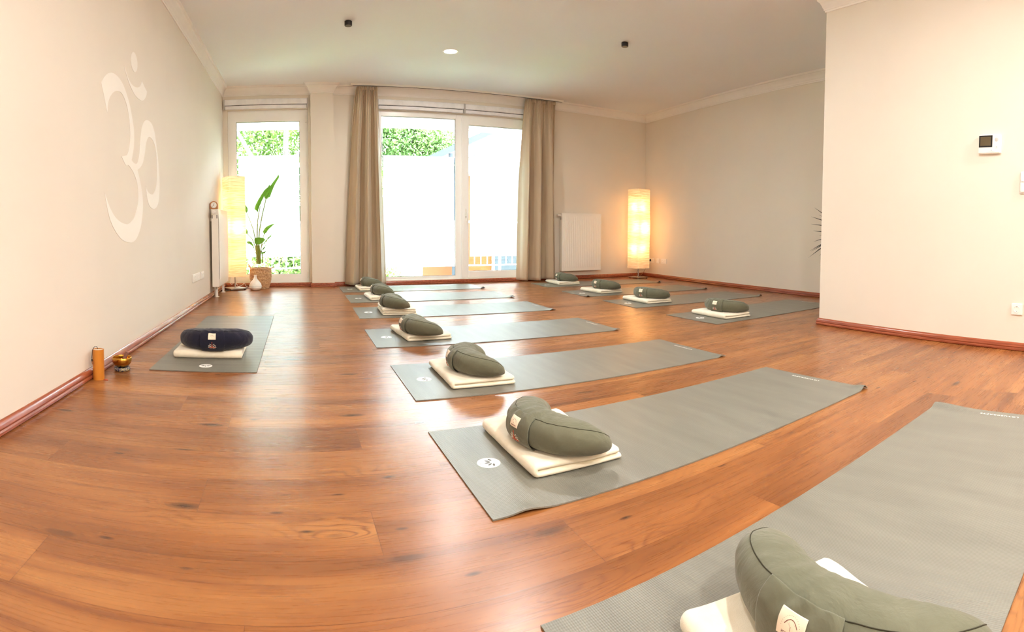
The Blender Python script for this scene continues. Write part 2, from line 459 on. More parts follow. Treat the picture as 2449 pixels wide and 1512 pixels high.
# window wall with two openings; door bay, pilaster, wide window bay
WT = 0.30
O1 = (-0.835, 0.268, 0.055, 2.425)
O2 = (1.225, 3.60, 0.055, 2.425)
w = MB()
w.box(XL1-0.25, O1[0], D, D+WT, 0, CEIL); w.box(O1[0], O1[1], D, D+WT, O1[3], CEIL); w.box(O1[0], O1[1], D, D+WT, 0, O1[2])
w.box(O1[1], O2[0], D, D+WT, 0, CEIL); w.box(O2[0], O2[1], D, D+WT, O2[3], CEIL); w.box(O2[0], O2[1], D, D+WT, 0, O2[2])
w.box(O2[1], XR1+0.25, D, D+WT, 0, CEIL)
struct('wall_window', w, M['wall'])
PIL = (0.30, 0.605, 7.385)
struct('wall_pilaster', MB().box(PIL[0], PIL[1], PIL[2], D, 0, CEIL), M['wall'])

# profiles swept along a path with mitred corners
def sweep(path, prof, closed=False):
    """path: list of (x,y); room lies on the LEFT of the path direction. prof: (offset into room, z)"""
    mb = MB(); n = len(path); P = [Vector(p) for p in path]; rows = []
    for i, p in enumerate(P):
        if i == 0: d0 = d1 = (P[1]-P[0]).normalized()
        elif i == n-1: d0 = d1 = (P[-1]-P[-2]).normalized()
        else: d0 = (p-P[i-1]).normalized(); d1 = (P[i+1]-p).normalized()
        n0 = Vector((-d0.y, d0.x)); n1 = Vector((-d1.y, d1.x))
        m = (n0+n1); m = m/ (1+n0.dot(n1))
        rows.append([(p.x+m.x*o, p.y+m.y*o, z) for o, z in prof])
    V = [q for r in rows for q in r]; k = len(prof); F = []
    for i in range(n-1):
        for j in range(k-1):
            a = i*k+j; F.append((a, a+1, a+1+k, a+k))
        F.append((i*k+k-1, i*k, (i+1)*k, (i+1)*k+k-1))
    F.append(tuple(range(k))); F.append(tuple(reversed(range((n-1)*k, n*k))))
    return mb.add(V, F)
cz = CEIL
corn = [(0,cz-0.122),(0.010,cz-0.122),(0.012,cz-0.110),(0.018,cz-0.106),(0.020,cz-0.094),(0.026,cz-0.088),(0.034,cz-0.066),(0.046,cz-0.046),(0.060,cz-0.036),(0.063,cz-0.026),(0.073,cz-0.022),(0.080,cz-0.010),(0.082,cz),(0,cz)]
base = [(0,0),(0.016,0),(0.022,0.006),(0.022,0.016),(0.017,0.022),(0.020,0.030),(0.016,0.042),(0.009,0.052),(0.004,0.056),(0,0.056)]
# room outline walked clockwise seen from above = room on the right, so reverse it
ring = [(lx(BACK),BACK),(lx(D),D),(PIL[0],D),(PIL[0],PIL[2]),(PIL[1],PIL[2]),(PIL[1],D),(XR1,D),(XR0,PY1),(px(PY1),PY1),(px(BACK),BACK)]
# several trims, one per wall run; offsets negative because the room is on the right
def trim(name, pts, prof, mat):
    return struct(name, sweep([p for p in pts][::-1], prof), mat, smooth=True)
trim('trim_1', ring[0:2]+[ring[2]]+ring[3:7]+[ring[7], ring[8], ring[9]], corn, M['cornice'])
def bb(name, pts): return trim(name, pts, base, M['baseboard'])
bb('baseboard_left', ring[0:2]+[(ring[1][0]+0.03, D)])
bb('baseboard_window', [(lx(D)+0.022, D), ring[2], ring[3], ring[4], ring[5], (XR1-0.022, D)])
bb('baseboard_right', [(XR1-0.02, D), ring[6], ring[7]])
bb('baseboard_inner', [(XR0-0.02, PY1), ring[8], ring[9]])

# ------------------------------------------------------------------ windows
YF = D+0.05      # room face of the window frames
def frame_rect(mb, x0, x1, z0, z1, w_, y0, y1, wb=None, wt=None):
    wb = wb or w_; wt = wt or w_
    mb.box(x0, x0+w_, y0, y1, z0, z1, bev=0.004); mb.box(x1-w_, x1, y0, y1, z0, z1, bev=0.004)
    mb.box(x0+w_, x1-w_, y0, y1, z0, z0+wb, bev=0.004); mb.box(x0+w_, x1-w_, y0, y1, z1-wt, z1, bev=0.004)
def handle(parent, x, z, y):
    mb = MB(); mb.box(x-0.014, x+0.014, y-0.012, y, z-0.095, z+0.055, bev=0.004)
    hd = mb.build('handle_plate', M['white_plastic'], parent)
    mb = MB(); mb.tube([(x, y-0.01, z), (x, y-0.045, z), (x, y-0.052, z-0.015), (x, y-0.052, z-0.12)], [0.008,0.008,0.009,0.010], 10)
    mb.build('lever', M['white_plastic'], hd, smooth=True)
    mb = MB(); mb.box(x-0.004, x+0.004, y-0.0135, y-0.011, z-0.075, z-0.055); mb.build('keyhole', M['dark'], hd)
def panel(parent, x0, x1, z0, z1, y, films, gname='glass_pane'):
    g = MB().box(x0, x1, y, y+0.006, z0, z1).build(gname, M['glass'], parent)
    for (a, b2, c, d) in films:
        f = MB().box(a, b2, y-0.0016, y-0.0004, c, d).build('frosted_film', M['frost'], parent)
        f['label'] = 'white frosted privacy film on the glass'
def seal(parent, x0, x1, z0, z1, y):
    mb = MB(); t = 0.005
    mb.box(x0, x0+t, y-0.004, y, z0, z1); mb.box(x1-t, x1, y-0.004, y, z0, z1); mb.box(x0, x1, y-0.004, y, z0, z0+t); mb.box(x0, x1, y-0.004, y, z1-t, z1)
    mb.build('rubber_seal', M['rubber'], parent)
# door_1: narrow glazed balcony door on the left
d1 = tag(bpy.data.objects.new('door_1', None), kind='structure'); COL.objects.link(d1)
mb = MB(); frame_rect(mb, O1[0], O1[1], O1[2], O1[3], 0.045, YF, YF+0.08, 0.03, 0.05); mb.build('door_frame', M['white_pvc'], d1)
mb = MB(); frame_rect(mb, O1[0]+0.035, O1[1]-0.035, 0.075, 2.385, 0.082, YF-0.016, YF+0.05, 0.095, 0.115); mb.build('sash', M['white_pvc'], d1)
gx0, gx1, gz0, gz1 = O1[0]+0.117, O1[1]-0.117, 0.17, 2.27
panel(d1, gx0-0.005, gx1+0.005, gz0-0.005, gz1+0.005, YF+0.02, [(gx0+0.022, gx1-0.012, 0.408, 0.870), (gx0+0.022, gx1-0.012, 0.900, 1.812)])
seal(d1, gx0, gx1, gz0, gz1, YF+0.02)
for hz in (2.30, 0.16):
    MB().box(O1[1]-0.036, O1[1]-0.020, YF-0.03, YF, hz-0.05, hz+0.05, bev=0.003).build('hinge', M['white_plastic'], d1)
# window_1: wide two-part window, fixed pane left, glazed door right
w1 = tag(bpy.data.objects.new('window_1', None), kind='structure'); COL.objects.link(w1)
mb = MB(); frame_rect(mb, O2[0], O2[1], O2[2], O2[3], 0.05, YF, YF+0.08, 0.04, 0.05); mb.box(2.375, 2.475, YF-0.004, YF+0.078, O2[2]+0.002, O2[3]-0.002, bev=0.004)
mb.box(2.445, 2.470, YF-0.034, YF-0.0035, 0.062, 2.41, bev=0.004); mb.build('window_frame', M['white_pvc'], w1)
mb = MB(); frame_rect(mb, 1.262, 2.385, 0.085, 2.385, 0.022, YF-0.006, YF+0.04, 0.022, 0.03); mb.build('glazing_bead', M['white_pvc'], w1)
panel(w1, 1.28, 2.37, 0.10, 2.36, YF+0.02, [(1.312, 2.345, 0.250, 0.872), (1.312, 2.345, 0.888, 1.815)])
seal(w1, 1.284, 2.363, 0.107, 2.355, YF+0.02)
mb = MB(); frame_rect(mb, 2.475, 3.585, 0.075, 2.385, 0.088, YF-0.016, YF+0.05, 0.09, 0.10); mb.build('sash', M['white_pvc'], w1)
panel(w1, 2.557, 3.503, 0.157, 2.293, YF+0.02, [(2.590, 3.475, 0.378, 0.866), (2.590, 3.475, 0.902, 1.800)])
seal(w1, 2.563, 3.497, 0.165, 2.285, YF+0.02)
handle(w1, 2.515, 1.02, YF-0.016)
# roller blinds: cassette boxes above the openings
def blind(name_label, x0, x1, group=None):
    b = empty('roller_blind', ((x0+x1)/2, D-0.02, 2.432), 0, name_label, 'blind', group)
    hw = (x1-x0)/2
    cas = MB(); cas.prism([(0,0.052),(0.0,0.128),(-0.05,0.128),(-0.058,0.120),(-0.058,0.060),(-0.05,0.052)], -hw, hw, Matrix(((0,0,1,0),(1,0,0,0.02),(0,1,0,0),(0,0,0,1))))
    cas.build('cassette', M['blind'], b)
    MB().box(-hw+0.012, hw-0.012, -0.026, 0.010, 0.0, 0.044, bev=0.003).build('bottom_rail', M['blind'], b)
    MB().box(-hw+0.012, hw-0.012, -0.020, 0.008, 0.044, 0.054).build('fabric_gap', M['dark'], b)
    for s in (-1, 1):
        MB().box(s*hw-0.006, s*hw+0.006, -0.042, 0.018, -0.002, 0.130).build('end_bracket', M['zinc_light'], b)
    ch = MB(); ch.tube([(hw-0.03, -0.045, 0.06), (hw-0.03, -0.045, 0.0)], 0.0015, 6); ch.build('bead_chain', M['white_plastic'], b)
blind('white roller blind cassette above the narrow balcony door on the left', -0.870, 0.258)
blind('left half of the pair of roller blinds above the wide window', 1.225, 2.462)
blind('right half of the pair of roller blinds, partly behind the right curtain', 2.476, 3.62)

# ------------------------------------------------------------------ curtains and rail
rail = empty('curtain_rail', (2.41, 7.335, CEIL), 0, 'long white curtain rail on the ceiling in front of the wide window', 'curtain rail')
MB().box(-1.56, 1.58, -0.014, 0.014, -0.026, 0.0, bev=0.002).build('track', M['white_plastic'], rail)
MB().box(-1.545, 1.565, -0.004, 0.004, -0.030, -0.022).build('groove', M['dark'], rail)
for s in (-1.56, 1.58): MB().box(s-0.012, s+0.012, -0.017, 0.017, -0.030, 0.0, bev=0.002).build('end_cap', M['white_plastic'], rail)
def curtain(label, tx0, tx1, bx0, bx1, seed, phase, folds):
    rng = random.Random(seed)
    o = empty('curtain', ((tx0+tx1)/2, 7.365, 0.0), 0, label, 'curtain')
    cx = (tx0+tx1)/2
    ph = [rng.uniform(-0.35, 0.35) for _ in range(20)]
    zt, zb = 2.700, 0.022
    def f(u, v):
        k = 1-v                       # 1 at the top
        s = v
        x0 = tx0+(bx0-tx0)*(s**0.62); x1 = tx1+(bx1-tx1)*(s**0.9)
        # uneven folds
        uu = u + 0.022*math.sin(2*PI*u*2.0+phase)*s
        a = 2*PI*folds*uu + phase
        amp = 0.018 + 0.080*min(1, s*2.2)**0.8
        bw = math.sin(a); bw = math.copysign(abs(bw)**0.55, bw)
        y = amp*bw + 0.012*math.sin(5*a)*(k**6) + 0.010*math.sin(2.3*a+3*s)*s
        x = x0+(x1-x0)*uu + 0.018*math.sin(2*a)*min(1, 2*s)
        z = zt+(zb-zt)*v
        z += 0.006*math.sin(a*0.5) if v > 0.99 else 0
        return (x-cx, y-0.01, z)
    mb = MB(); mb.grid(f, 220, 60)
    c = mb.build('curtain_panel', M['curtain'], o, smooth='all', fixn=False)
    md = c.modifiers.new('s', 'SOLIDIFY'); md.thickness = 0.002
    # header tape with gathers
    hb = MB()
    def g(u, v):
        a = 2*PI*folds*2*u
        return (tx0+(tx1-tx0)*u-cx, 0.014*math.sin(a)-0.012, 2.703-0.05*v)
    hb.grid(g, 160, 3); h_ = hb.build('header_tape', M['curtain'], o, smooth='all', fixn=False)
    md = h_.modifiers.new('s', 'SOLIDIFY'); md.thickness = 0.003
    for i in range(6):
        x = tx0+(tx1-tx0)*(i+0.5)/6-cx
        MB().box(x-0.004, x+0.004, -0.004, 0.006, 2.690, 2.708).build('glider', M['white_plastic'], o)
curtain('beige satin curtain, pleated, hanging left of the wide window', 0.925, 1.205, 0.725, 1.300, 3, 0.6, 3)
curtain('beige satin curtain, pleated, hanging right of the wide window beside the radiator', 3.385, 3.88, 3.285, 3.945, 5, 2.2, 3)

# ------------------------------------------------------------------ Om emblem on the left wall
# outline points are (distance along the wall, height)
OM_A = [(2.933, 1.617), (2.979, 1.659), (3.039, 1.695), (3.1, 1.717), (3.163, 1.726), (3.24, 1.722), (3.319, 1.698), (3.386, 1.651), (3.44, 1.598), (3.48, 1.532), (3.512, 1.462), (3.517, 1.406), (3.503, 1.337), (3.478, 1.286), (3.451, 1.243), (3.489, 1.232), (3.542, 1.23), (3.585, 1.251), (3.621, 1.305), (3.642, 1.367), (3.671, 1.451), (3.702, 1.506), (3.757, 1.551), (3.815, 1.574), (3.884, 1.58), (3.959, 1.568), (4.021, 1.52), (4.066, 1.43), (4.101, 1.347), (4.123, 1.261), (4.137, 1.174), (4.126, 1.084), (4.095, 1.005), (4.043, 0.964), (3.97, 0.943), (3.893, 0.947), (3.828, 0.97), (3.788, 1.02), (3.766, 1.098), (3.792, 1.071), (3.834, 1.054), (3.901, 1.047), (3.959, 1.056), (4.021, 1.098), (4.054, 1.167), (4.065, 1.255), (4.06, 1.342), (4.033, 1.414), (3.969, 1.453), (3.894, 1.465), (3.838, 1.45), (3.788, 1.399), (3.758, 1.333), (3.708, 1.261), (3.648, 1.22), (3.574, 1.192), (3.61, 1.147), (3.648, 1.091), (3.677, 1.023), (3.682, 0.953), (3.663, 0.883), (3.617, 0.802), (3.532, 0.734), (3.452, 0.707), (3.377, 0.703), (3.251, 0.718), (3.148, 0.756), (3.063, 0.808), (3.007, 0.866), (2.972, 0.931), (2.946, 0.997), (2.989, 0.949), (3.045, 0.901), (3.117, 0.86), (3.205, 0.834), (3.286, 0.823), (3.362, 0.824), (3.463, 0.858), (3.528, 0.908), (3.571, 0.968), (3.579, 1.037), (3.558, 1.103), (3.499, 1.155), (3.426, 1.19), (3.377, 1.202), (3.331, 1.196), (3.252, 1.242), (3.316, 1.254), (3.359, 1.266), (3.396, 1.303), (3.43, 1.373), (3.434, 1.43), (3.425, 1.502), (3.394, 1.561), (3.341, 1.613), (3.279, 1.639), (3.221, 1.636), (3.169, 1.625), (3.117, 1.601), (3.066, 1.564), (3.034, 1.52), (3.019, 1.465), (2.992, 1.519), (2.962, 1.569)]
OM_B = [(3.345, 1.831), (3.395, 1.786), (3.451, 1.755), (3.526, 1.745), (3.611, 1.756), (3.679, 1.783), (3.722, 1.827), (3.776, 1.805), (3.841, 1.783), (3.813, 1.741), (3.74, 1.697), (3.648, 1.683), (3.538, 1.696), (3.45, 1.731), (3.394, 1.772), (3.354, 1.807)]
OM_C = [(3.624, 1.93), (3.626, 1.916), (3.624, 1.901), (3.618, 1.886), (3.609, 1.873), (3.597, 1.862), (3.583, 1.853), (3.568, 1.847), (3.552, 1.844), (3.536, 1.845), (3.522, 1.849), (3.508, 1.855), (3.498, 1.865), (3.489, 1.877), (3.485, 1.89), (3.483, 1.904), (3.485, 1.918), (3.49, 1.932), (3.499, 1.945), (3.51, 1.956), (3.523, 1.965), (3.538, 1.972), (3.554, 1.975), (3.57, 1.975), (3.585, 1.971), (3.599, 1.965), (3.61, 1.956), (3.619, 1.944)]
def smooth_poly(P, sub=4, lim=50):
    n = len(P); out = []
    V = [Vector(p) for p in P]
    def ang(i):
        a = V[i]-V[i-1]; b2 = V[(i+1) % n]-V[i]
        return math.degrees(a.angle(b2)) if a.length > 1e-6 and b2.length > 1e-6 else 0
    sharp = [ang(i) > lim for i in range(n)]
    for i in range(n):
        p0, p1, p2, p3 = V[i-1], V[i], V[(i+1) % n], V[(i+2) % n]
        m1 = (p2-p1) if sharp[i] else (p2-p0)*0.5
        m2 = (p2-p1) if sharp[(i+1) % n] else (p3-p1)*0.5
        for k in range(sub):
            t = k/sub
            q = p1*(2*t**3-3*t*t+1) + m1*(t**3-2*t*t+t) + p2*(-2*t**3+3*t*t) + m2*(t**3-t*t)
            out.append((q.x, q.y))
    return out
ang_l = math.atan2(lx(D)-lx(0), D)      # left wall is not quite square to the window wall
om = empty('wall_emblem', (lx(3.4), 3.4, 1.3), 0, 'large white Om symbol painted on the beige left wall', 'wall decoration')
TL = Matrix(((0,0,1,0),(1,0,0,0),(0,1,0,0),(0,0,0,1)))
def om_part(P):
    mb = MB(); Q = smooth_poly(P, 4)
    mb.prism(Q, 0.0003, 0.0022)
    mb.v = [(lx(a)+c-lx(3.4), a-3.4, b2-1.3) for a, b2, c in mb.v]
    return mb
om_part(OM_A).build('syllable_stroke', M['om'], om)
om_part(OM_B).build('crescent', M['om'], om)
om_part(OM_C).build('dot', M['om'], om)

# ------------------------------------------------------------------ wall plates
# local frame: x along the wall, y out of the wall (towards the room is -y), z up
def on_left(y, z): return T_(lx(y), y, z, math.radians(90)-ang_l*1.0)
def on_right(y, z): return T_(rx(y), y, z, -math.radians(90)-math.atan2(rx(D)-rx(0), D))
def on_inner(y, z): return T_(px(y), y, z, -math.radians(90)-math.atan2(px(1)-px(0), 1.0))
def place(o, T):
    o.matrix_world = T; return o
def schuko(parent, x, plug=False, s=0.040):
    """round recessed insert with two pin holes"""
    mb = MB(); mb.lathe([(0.0235,0.0),(0.0235,0.004),(0.0205,0.004),(0.0195,0.001)], 28, T_(x,-0.008,0,0,PI/2), cap=True)
    ins = mb.build('socket_insert', M['white_plastic'], parent, smooth=True)
    mb = MB()
    for sx in (-0.0095, 0.0095): mb.lathe([(0.0027,0),(0.0027,0.0006)], 10, T_(x+sx,-0.0092,0,0,PI/2))
    for sz in (-0.0165, 0.0165): mb.box(x-0.0022, x+0.0022, -0.0100, -0.0090, sz-0.003, sz+0.003)
    mb.build('pin_hole', M['dark'], ins)
def socket(name_label, T, n, pitch=0.071, group=None, plates='schuko'):
    o = empty('wall_socket', (0,0,0), 0, name_label, 'wall socket', group); place(o, T)
    W = 0.081+(n-1)*pitch
    MB().box(-W/2, W/2, -0.010, 0.0, -0.0405, 0.0405, bev=0.004).build('cover_plate', M['white_plastic'], o)
    for i in range(n):
        x = -W/2+0.0405+i*pitch
        schuko(o, x)
    return o
socket('white five-gang power socket strip low on the left wall', on_left(5.47, 0.304), 5)
socket('white two-gang socket just beside the radiator on the left wall', on_left(5.79, 0.302), 2)
rs = socket('white double socket with the lamp plug in it, beside the corner floor lamp', on_right(7.245, 0.279), 2)
socket('white single socket between two double sockets on the right wall', on_right(7.072, 0.279), 1)
socket('white double socket with nothing plugged in, last of the row on the right wall', on_right(6.90, 0.279), 2)
socket('white single power socket low on the inner wall below the light switch', on_inner(0.866, 0.286), 1)
# light switch (two rockers, one above the other)
sw = empty('light_switch', (0,0,0), 0, 'white double light switch at the frame edge of the inner wall', 'light switch'); place(sw, on_inner(0.835, 1.157))
MB().box(-0.0405, 0.0405, -0.010, 0, -0.078, 0.078, bev=0.005).build('cover_plate', M['white_plastic'], sw)
for sz in (-1, 1):
    MB().box(-0.031, 0.031, -0.017, -0.009, sz*0.0355-0.031, sz*0.0355+0.031, bev=0.003).build('rocker', M['white_plastic'], sw)
# door intercom with a small screen
ic = empty('door_intercom', (0,0,0), 0, 'white wall intercom with small dark screen on the inner wall', 'intercom'); place(ic, on_inner(1.102, 1.426))
MB().box(-0.083, 0.083, -0.026, 0, -0.066, 0.066, bev=0.005).build('housing', M['white_plastic'], ic)
bz = MB().box(-0.079, 0.022, -0.0275, -0.0255, -0.022, 0.060, bev=0.0006).build('screen_bezel', M['dark'], ic)
MB().box(-0.068, 0.011, -0.0282, -0.0270, -0.012, 0.050).build('screen', M['screen'], bz)
mb = MB()
for i in range(7):
    for j in range(7):
        if (i-3)**2+(j-3)**2 <= 10: mb.lathe([(0.0012,0),(0.0012,0.0006)], 6, T_(0.052+(i-3)*0.004, -0.0262, 0.028+(j-3)*0.004, 0, PI/2))
mb.build('speaker_grille', M['rubber'], ic)
for bx_, bz_, w_, h_ in ((0.018,-0.044,0.020,0.008), (0.056,-0.022,0.009,0.009)):
    b_ = MB().box(bx_-w_, bx_+w_, -0.0285, -0.0255, bz_-h_, bz_+h_, bev=0.0012).build('button', M['white_plastic'], ic)
    MB().box(bx_-0.004, bx_+0.004, -0.0290, -0.0284, bz_-0.0012, bz_+0.0012).build('button_mark', M['rubber'], b_)

# ------------------------------------------------------------------ radiators
def radiator(name_label, L, z0, z1, T, depth, feet, valve_side):
    """panel radiator: length along local x, front face at y=-depth, wall at y=0"""
    o = empty('radiator', (0,0,0), 0, name_label, 'radiator'); place(o, T)
    y0 = -depth
    hh = z1-z0
    def f(u, v):
        x = -L/2+0.012+(L-0.024)*u
        z = z0+0.045+(hh-0.09)*v
        e = min(1, v*14, (1-v)*14)
        wv = 0.5+0.5*math.cos(2*PI*x/0.0333)
        return (x, y0-0.0005-0.0045*e*wv, z)
    pn = MB(); pn.grid(f, int(L/0.0333*8)+1, 30)
    pn.box(-L/2, L/2, y0+0.002, y0+0.014, z0+0.0, z0+0.050, bev=0.004); pn.box(-L/2, L/2, y0+0.002, y0+0.014, z1-0.050, z1-0.006, bev=0.004)
    pn.box(-L/2, -L/2+0.014, y0, y0+0.012, z0, z1-0.006); pn.box(L/2-0.014, L/2, y0, y0+0.012, z0, z1-0.006)
    pn.build('front_panel', M['radiator'], o, smooth=True, fixn=False)
    MB().box(-L/2+0.004, L/2-0.004, -0.045, -0.033, z0+0.01, z1-0.03).build('rear_panel', M['radiator'], o)
    for s in (-1, 1):
        e = MB().box(s*(L/2)-0.002, s*(L/2)+0.002, y0+0.004, -0.030, z0, z1-0.004, bev=0.0008).build('side_cover', M['radiator'], o)
        for yy in (y0+0.014, -0.040):
            MB().box(s*L/2-0.0028, s*L/2+0.0028, yy-0.004, yy+0.004, z1-0.110, z1-0.070).build('slot', M['dark'], e)
    g = MB()
    g.box(-L/2, L/2, y0+0.002, y0+0.010, z1-0.008, z1); g.box(-L/2, L/2, -0.036, -0.028, z1-0.008, z1)
    nsl = int(L/0.02)
    for i in range(nsl): g.box(-L/2+L*(i+0.3)/nsl, -L/2+L*(i+0.7)/nsl, y0+0.008, -0.032, z1-0.006, z1-0.002)
    g.build('top_grille', M['radiator'], o)
    v = MB(); xs = valve_side*(L/2)
    v.tube([(xs-valve_side*0.01, -depth*0.62, z1-0.040), (xs+valve_side*0.025, -depth*0.62, z1-0.040)], 0.010, 12)
    v.tube([(xs+valve_side*0.018, -depth*0.62, z1-0.040), (xs+valve_side*0.024, -depth*0.62, z1-0.040), (xs+valve_side*0.066, -depth*0.62, z1-0.040), (xs+valve_side*0.072, -depth*0.62, z1-0.040)], [0.017,0.020,0.022,0.016], 18)
    v.build('thermostat_valve', M['white_plastic'], o, smooth=True)
    for s in (-1, 1):
        MB().box(s*(L/2-0.10)-0.02, s*(L/2-0.10)+0.02, -0.034, 0, z1-0.14, z1-0.10).build('wall_bracket', M['radiator'], o)
    if feet:
        for s in feet:
            ft = MB(); ft.box(s-0.012, s+0.012, -depth*0.72, -depth*0.72+0.024, 0.004, z0+0.02); ft.box(s-0.022, s+0.022, -depth*0.72-0.014, -depth*0.72+0.036, 0, 0.005)
            ft.build('foot', M['radiator'], o)
        p = MB()
        for dx in (0.0, 0.05):
            p.tube([(valve_side*(L/2-0.06-dx), -depth*0.45, 0.0), (valve_side*(L/2-0.06-dx), -depth*0.45, z0+0.02)], 0.008, 10)
            p.tube([(valve_side*(L/2-0.06-dx), -depth*0.45, z0-0.035), (valve_side*(L/2-0.06-dx), -depth*0.45, z0-0.005)], 0.016, 10)
        p.build('supply_pipe', M['chrome'], o, smooth=True)
    return o
radl = radiator('tall white radiator seen end-on against the left wall, clock on top', 0.76, 0.125, 1.032, on_left(6.655, 0) @ Matrix.Translation((0,0,0)), 0.110, (-0.30, 0.20), -1)
radr = radiator('white ribbed radiator on the window wall right of the right curtain', 0.715, 0.135, 1.040, T_(4.392, D, 0), 0.095, None, -1)

# small wooden mantel clock on the left radiator
ck = empty('table_clock', (-0.882, 6.335, 1.032), math.radians(6), 'small wooden arched clock standing on the left radiator', 'clock')
arch = [(-0.048,0.0),(0.048,0.0)] + [(0.048*math.cos(t), 0.048+0.046*math.sin(t)) for t in [PI*i/20 for i in range(21)]]
TC = Matrix(((1,0,0,0),(0,0,1,0),(0,1,0,0),(0,0,0,1)))
MB().prism(arch, -0.018, 0.018, TC).build('case', M['clock_wood'], ck, smooth=True)
fc = MB().lathe([(0.0345,0.0),(0.0345,0.002)], 36, T_(0,-0.0175,0.047,0,PI/2)).build('dial', M['white_plastic'], ck, smooth=True)
mb = MB()
for i in range(12):
    a = 2*PI*i/12; mb.box(-0.0012, 0.0012, -0.0204, -0.0195, 0.026, 0.031, Matrix.Translation((0,0,0.047)) @ Matrix.Rotation(a,4,'Y'))
mb.build('hour_mark', M['rubber'], fc)
MB().box(-0.0022,0.0022,-0.0212,-0.0200,-0.003,0.021, Matrix.Translation((0,0,0.047)) @ Matrix.Rotation(math.radians(12),4,'Y')).build('hour_hand', M['dark'], fc)
MB().box(-0.0014,0.0014,-0.0222,-0.0212,-0.003,0.030, Matrix.Translation((0,0,0.047)) @ Matrix.Rotation(math.radians(-128),4,'Y')).build('minute_hand', M['dark'], fc)
MB().lathe([(0.003,0),(0.003,0.002)], 12, T_(0,-0.0212,0.047,0,PI/2)).build('hub', M['dark'], fc)

# ------------------------------------------------------------------ floor lamps
def floor_lamp(label, loc, rz, side, z0, z1, bulbs):
    o = empty('floor_lamp', loc, rz, label, 'floor lamp', None)
    bp = MB(); bp.box(-0.118, 0.118, -0.118, 0.118, 0.010, 0.026, bev=0.003); bp.build('base_plate', M['chrome'], o)
    for sx in (-1,1):
        for sy in (-1,1): MB().lathe([(0.012,0),(0.012,0.010)], 12, T_(sx*0.095, sy*0.095, 0)).build('foot_pad', M['dark'], o)
    MB().tube([(0,0,0.024),(0,0,z1-0.12)], 0.010, 14).build('pole', M['chrome'], o, smooth=True)
    # crinkled paper shade, four sides with rounded corners
    h = side/2; r = 0.018
    pts = []
    for cxs, cys, a0 in ((1,1,0),(-1,1,PI/2),(-1,-1,PI),(1,-1,3*PI/2)):
        for k in range(4):
            a = a0+PI/2*k/3; pts.append((cxs*(h-r)+r*math.cos(a), cys*(h-r)+r*math.sin(a)))
    ring_ = []
    for i in range(16):
        p, q = Vector(pts[i]), Vector(pts[(i+1) % 16]); m = 14 if (i % 4) == 3 else 1
        for k in range(m): ring_.append(p.lerp(q, k/m))
    n = len(ring_); nz_ = 240
    def f(u, v):
        i = int(round(u*n)) % n; p = ring_[i]; z = z0+(z1-z0)*v
        d = noise.noise(Vector((p.x*14, p.y*14, z*70)))*0.0026 + noise.noise(Vector((p.x*3+5, p.y*3, z*3)))*0.004
        k = 1+d/h
        return (p.x*k, p.y*k, z)
    sh = MB(); sh.grid(f, n, nz_, closeu=True); sh.build('shade', M['shade'], o, smooth='all', fixn=False)
    fr = MB()
    for z in (z0+0.006, z1-0.006):
        if z > 1: fr.build('shade_frame', M['chrome'], o); fr = MB()
        for i in range(4):
            a = (h-0.004)*Vector(((1,1),(-1,1),(-1,-1),(1,-1))[i]); b2 = (h-0.004)*Vector(((1,1),(-1,1),(-1,-1),(1,-1))[(i+1) % 4])
            fr.tube([(a.x,a.y,z),(b2.x,b2.y,z)], 0.0014, 6)
    for s in (-1, 1): fr.tube([(s*(h-0.004), s*(h-0.004), z1-0.02), (0,0,z1-0.12)], 0.0014, 6)
    fr.build('shade_frame', M['chrome'], o)
    for (bx_, by_, bz_, pw) in bulbs:
        sk = MB(); sk.tube([(bx_*0.25,by_*0.25,bz_-0.03),(bx_*0.7,by_*0.7,bz_-0.03)], 0.013, 10); sk.build('bulb_holder', M['bulb_socket'], o, smooth=True)
        l = bpy.data.lights.new('lamp_bulb', 'POINT'); l.energy = pw; l.color = (1.0, 0.66, 0.34); l.shadow_soft_size = 0.028
        lo = bpy.data.objects.new('lamp_bulb', l); COL.objects.link(lo); lo.parent = o; lo.location = (bx_, by_, bz_)
    return o
PWR = 1.45
la_ = floor_lamp('tall glowing paper floor lamp between the left radiator and the potted plant', (-0.728, 7.165, 0), math.radians(30.6), 0.235, 0.175, 1.485,
    [(-0.003, -0.054, 0.82, PWR), (0.0, 0.01, 1.18, PWR*0.6), (0.0, 0.01, 0.44, PWR*0.6)])
lb_ = floor_lamp('tall glowing paper floor lamp in the far right corner', (5.300, 7.120, 0), math.radians(8), 0.262, 0.165, 1.445,
    [(-0.046, -0.028, 1.15, PWR*0.8), (-0.0015, -0.061, 0.82, PWR*1.2), (-0.046, -0.028, 0.49, PWR*0.8)])
# cables
c1 = MB(); c1.tube([(5.36,7.18,0.16),(5.33,7.20,0.10),(5.34,7.22,0.03),(5.40,7.26,0.014)], 0.0035, 8); c1.tube([(5.40,7.26,0.014),(5.50,7.34,0.012),(5.58,7.33,0.09),(5.625,7.29,0.22),(5.64,7.275,0.279)], 0.0035, 8)
cb1 = empty('lamp_cable', (5.4,7.26,0), 0, 'thin cable from the corner floor lamp to the wall socket', 'cable')
for i in range(len(c1.v)): c1.v[i] = (c1.v[i][0]-5.4, c1.v[i][1]-7.26, c1.v[i][2])
c1.build('cord', M['clock_wood'], cb1, smooth=True)
MB().lathe([(0.019,-0.002),(0.020,0.012),(0.014,0.030),(0.006,0.040)], 16, Matrix.Translation((-5.4,-7.26,0)) @ on_right(7.280, 0.279) @ T_(0,-0.008,0,0,PI/2)).build('plug', M['dark'], cb1, smooth=True)
